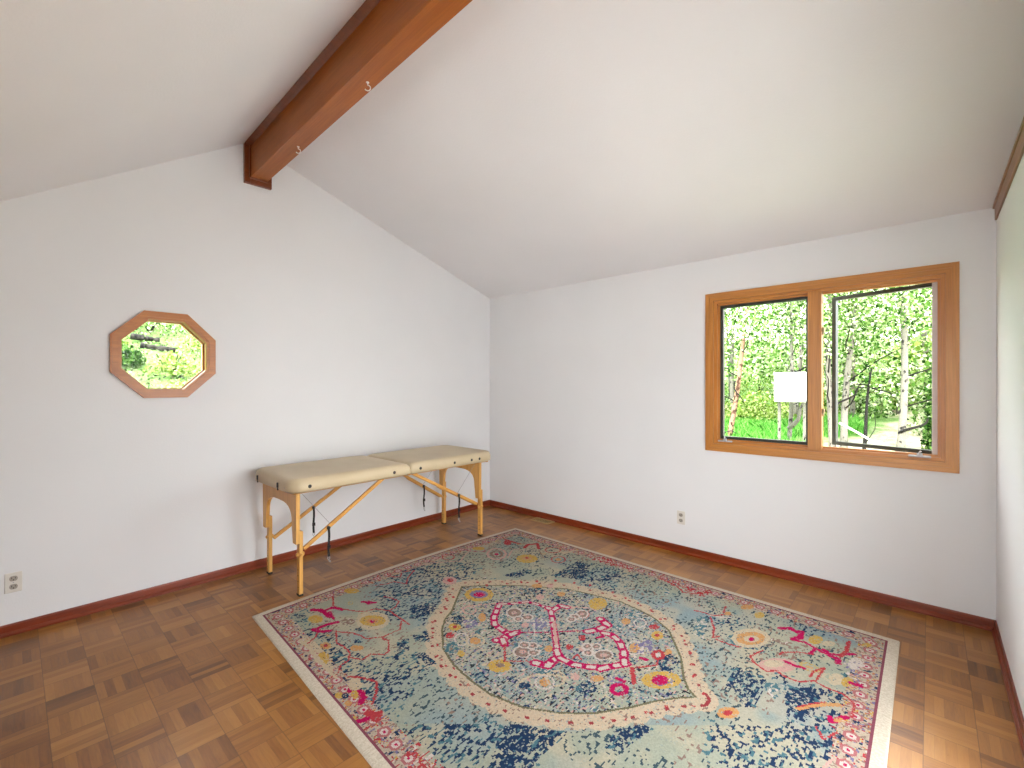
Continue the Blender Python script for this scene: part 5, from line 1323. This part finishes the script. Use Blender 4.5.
# named trunks seen through the wide window
aspen('aspen_tree', 'leaning reddish aspen trunk seen at the left side of the left window pane', gz(0.86, 6.0), (1.42, 6.3, 4.6), 0.055, 'bark_red', 'leaf', 5600, (2.5, 4.8, 1.0), seed=3,
      fork=[((1.02, 6.02, 1.55), (1.22, 5.9, 1.05), 0.018)])
aspen('aspen_tree', 'forked pale aspen trunk below the white shape in the left window pane', gz(1.92, 6.2), (2.0, 6.4, 4.4), 0.042, 'bark_white', 'leaf', 5000, (2.3, 4.6, 1.0), seed=4,
      fork=[((1.93, 6.2, 0.62), (2.25, 6.2, 1.20), 0.045), ((2.02, 6.2, 1.7), (2.6, 6.1, 2.0), 0.016)])
aspen('aspen_tree', 'pale aspen trunk just right of the wooden window mullion', gz(2.66, 6.0), (2.62, 6.3, 4.8), 0.055, 'bark_white', 'leaf', 4600, (2.2, 4.8, 1.0), seed=5,
      fork=[((2.66, 6.0, 1.05), (3.02, 6.05, 1.42), 0.022), ((3.02, 6.05, 1.42), (3.35, 6.0, 1.40), 0.014)])
aspen('aspen_tree', 'white leaning aspen trunk at the left of the open right pane', gz(2.82, 6.0), (3.0, 6.5, 4.4), 0.062, 'bark_white', 'leaf', 4400, (2.3, 4.8, 1.1), seed=6)
aspen('aspen_tree', 'thin dark crooked trunk in the middle of the open right pane', gz(3.08, 6.0), (3.20, 6.1, 1.75), 0.034, 'bark_dark', 'leaf', 120, (1.4, 1.9, 0.3), seed=7, branches=2,
      fork=[((3.21, 6.05, 1.45), (2.92, 6.0, 1.50), 0.014), ((3.21, 6.05, 1.40), (3.5, 6.0, 1.25), 0.014)])
aspen('aspen_tree', 'white aspen trunk with dark knots at the right of the open right pane', gz(3.56, 6.0), (3.66, 6.3, 4.6), 0.060, 'bark_white', 'leaf', 5000, (2.1, 4.8, 1.1), seed=8,
      fork=[((3.57, 6.0, 0.66), (3.92, 5.95, 0.92), 0.028)])
# woods behind
rw = random.Random(21)
woods = 'aspens of the wood up the slope'
WOOD_LABEL = 'pale-barked aspen in the wood beyond the wide window, its trunk one of many alike'
spots = [(-3.6, 12.5), (-2.2, 10.5), (-1.2, 13.0), (-0.2, 10.0), (0.6, 12.4), (1.4, 9.6), (2.2, 13.0), (2.5, 10.2), (3.3, 12.0), (3.9, 9.8), (4.5, 13.4), (0.1, 15.5), (1.8, 16.0), (3.4, 15.8), (-2.4, 16.0), (4.9, 11.2), (4.2, 8.2), (5.6, 12.6), (6.6, 10.4), (7.4, 13.0), (8.6, 11.2)]
for k, (x, y) in enumerate(spots):
    b_ = gz(x, y)
    aspen('aspen_tree', WOOD_LABEL, b_, (x+rw.uniform(-.5, .5), y+rw.uniform(-.3, .5), b_[2]+rw.uniform(4.5, 7)), rw.uniform(0.04, 0.07), 'bark_white', rw.choice(['leaf', 'leaf', 'leaf_lime']), 5000,
          (b_[2]+0.9, b_[2]+6.2, 1.5), size=0.075, seed=100+k, group=woods, branches=4)
sg = 'bushes under the aspens'
for k, (x, y, r, h_, m_) in enumerate([(-0.6, 8.5, 0.8, 0.9, 'leaf_lime'), (0.6, 9.2, 0.9, 0.9, 'leaf_lime'), (-1.6, 11.5, 1.0, 1.2, 'leaf'), (1.6, 10.8, 0.9, 1.0, 'leaf_lime'), (2.4, 11.4, 0.9, 1.0, 'leaf'), (2.9, 12.6, 0.8, 0.9, 'leaf_lime'),
                                     (3.6, 13.2, 0.9, 1.0, 'leaf_lime'), (1.0, 13.5, 1.2, 1.5, 'leaf'), (-0.6, 14.2, 1.2, 1.5, 'leaf_lime'), (2.9, 13.8, 1.2, 1.5, 'leaf')]):
    shrub('shrub', 'light green bush under the aspens on the slope beyond the wide window', gz(x, y), r, h_, m_, 2600, 0.06, 200+k, sg)
shrub('shrub', 'dark green bush at the right edge of the open right pane', gz(4.20, 6.9), 0.36, 1.12, 'leaf_dark', 4000, 0.055, 230)
shrub('shrub', 'tall leafy bush at the upper right of the open right pane', gz(4.35, 8.8), 0.75, 2.1, 'leaf', 4200, 0.06, 231)
# made-up box on posts standing in for an unclear bright patch in the pane
wb = thing('white_shape', 'bright white shape, built as a made-up box, in the right part of the left pane', 'box', (2.065, 5.75, 0.0), 0.08)
obj('box_body', box(BM(), (-0.265, -0.12, 1.15), (0.265, 0.20, 1.66), 0.03), M['white_box'], wb)
obj('box_lid', box(BM(), (-0.275, -0.13, 1.64), (0.275, 0.21, 1.69), 0.012), M['white_box'], wb)
for x in (-0.2, 0.2): obj('support_post', box(BM(), (x-0.025, 0.02, ground_z(2.065+x, 5.75)-0.1), (x+0.025, 0.07, 1.15), 0.004), M['bark_white'], wb)
# pale pole slanting over the grass, a stump, a curved twig
tag(obj('fallen_pole', tube(BM(), [(2.78, 5.8, 0.80), (3.02, 5.78, 0.66), (3.27, 5.75, 0.50)], [0.017, 0.017, 0.015], 8), M['white_box'], smooth=True),
    'thin pale pole slanting down to the right across the grass in the open right pane', 'pole')
st = tube(BM(), [(0, 0, -0.1), (0.01, 0, 0.12), (0.0, 0.01, 0.22)], [0.10, 0.085, 0.08], 10)
tag(obj('tree_stump', st, M['bark_red'], loc=gz(4.05, 7.4), smooth=True), 'small reddish tree stump on the pale dirt by the dark bush', 'stump')
tag(obj('fallen_twig', tube(BM(), [(0.92, 5.5, 0.40), (0.99, 5.5, 0.54), (1.10, 5.5, 0.575), (1.20, 5.5, 0.53)], [0.012, 0.011, 0.010, 0.006], 6), M['log'], smooth=True),
    'thin curved grey twig arching up at the bottom left of the left pane', 'twig')
# grass in front of the wide window: blades past counting
def grass(n, seed, xr, yr, hmin, hmax):
    rng = np.random.default_rng(seed)
    x = rng.uniform(*xr, n); y = rng.uniform(*yr, n)
    keep = (np.sin(x*1.7)+np.sin(y*1.3+x)) > -0.9 + np.clip((x-2.35)*1.6, 0, 5)
    x, y = x[keep], y[keep]; n = len(x)
    z = np.array([ground_z(a, b_) for a, b_ in zip(x, y)])
    h_ = rng.uniform(hmin, hmax, n); a = rng.random(n)*6.28; w = 0.009+0.008*rng.random(n)
    ln = rng.normal(size=(n, 2))*0.35
    p0 = np.stack([x, y, z], 1); sx = np.stack([np.cos(a)*w, np.sin(a)*w, 0*a], 1)
    mid = p0+np.stack([ln[:, 0]*h_*0.3, ln[:, 1]*h_*0.3, h_*0.6], 1); tip = p0+np.stack([ln[:, 0]*h_, ln[:, 1]*h_, h_], 1)
    v = np.stack([p0-sx, p0+sx, mid+sx*0.7, tip, mid-sx*0.7], 1).reshape(-1, 3)
    return v, np.arange(n)[:, None]*5+np.arange(5)[None, :]
v, f = grass(26000, 5, (-2.2, 3.9), (3.4, 10.0), 0.10, 0.30)
g_ = tag(np_mesh('meadow_grass', v, f, M['grassblade']), 'bright green grass growing on the slope below the aspens', 'grass'); g_['kind'] = 'stuff'

# hillside seen through the octagon
def log_mesh(a, b_, r, seed):
    rnd = random.Random(seed); pts = bend(a, b_, 8, 0.05, rnd)
    return tube(BM(), pts, [r*(0.9+0.25*rnd.random())*(1-0.25*k/8) for k in range(9)], 10)
def hl(x, y, dz=0.0): return (x, y, ground_z(x, y)+dz)
tag(obj('fallen_log', log_mesh((-6.0, -2.56, 2.28), (-5.9, -2.18, 2.24), 0.05, 5), M['log'], smooth=True), 'weathered grey log, the upper one lying in the brush beyond the octagonal window', 'log')
tag(obj('fallen_log', log_mesh((-5.75, -2.47, 2.12), (-5.6, -2.02, 2.06), 0.05, 6), M['log'], smooth=True), 'darker grey log lying just below the upper log beyond the octagonal window', 'log')
hs = 'low plants on the bank'
rw = random.Random(77); k = 0
for (x, y, r, h_, m_) in [(-3.6, -2.35, .42, .34, 'leaf_lime'), (-3.9, -1.9, .4, .36, 'leaf'), (-4.4, -1.7, .45, .4, 'leaf_lime'), (-4.7, -2.2, .4, .36, 'leaf_lime'), (-3.4, -1.95, .34, .3, 'leaf'), (-5.0, -2.75, .24, .30, 'leaf_dark'), (-5.0, -1.3, .45, .4, 'leaf'),
                          (-5.6, -1.5, .5, .45, 'leaf_lime'), (-6.6, -2.2, .55, .6, 'leaf'), (-6.9, -1.3, .6, .6, 'leaf_lime'), (-6.2, -0.8, .5, .5, 'leaf'), (-7.4, -2.6, .6, .7, 'leaf'), (-5.9, -3.0, .4, .4, 'leaf_lime'), (-8.2, -1.6, .7, .8, 'leaf_lime'), (-3.3, -2.6, .24, .22, 'leaf_lime')]:
    shrub('shrub', 'low leafy plant on the steep bank beyond the octagonal window', gz(x, y), r, h_, m_, 1100, 0.04, 300+k, hs); k += 1
rng = np.random.default_rng(12)
n = 16000; x = rng.uniform(-9, -1.2, n); y = rng.uniform(-4.2, 0.8, n)
cen = np.stack([x, y, np.array([ground_z(a, b_) for a, b_ in zip(x, y)])+0.03], 1)
v, tri = leaf_mesh(cen, 0.035, rng)
g_ = tag(np_mesh('leaf_litter', v, tri, mat_leaf('litter_leaves', [(24, 24, 18), (70, 96, 44), (150, 146, 120), (50, 54, 50), (190, 186, 170)], 0.2)), 'loose leaves and sprigs scattered over the bank beyond the octagonal window', 'leaf litter'); g_['kind'] = 'stuff'
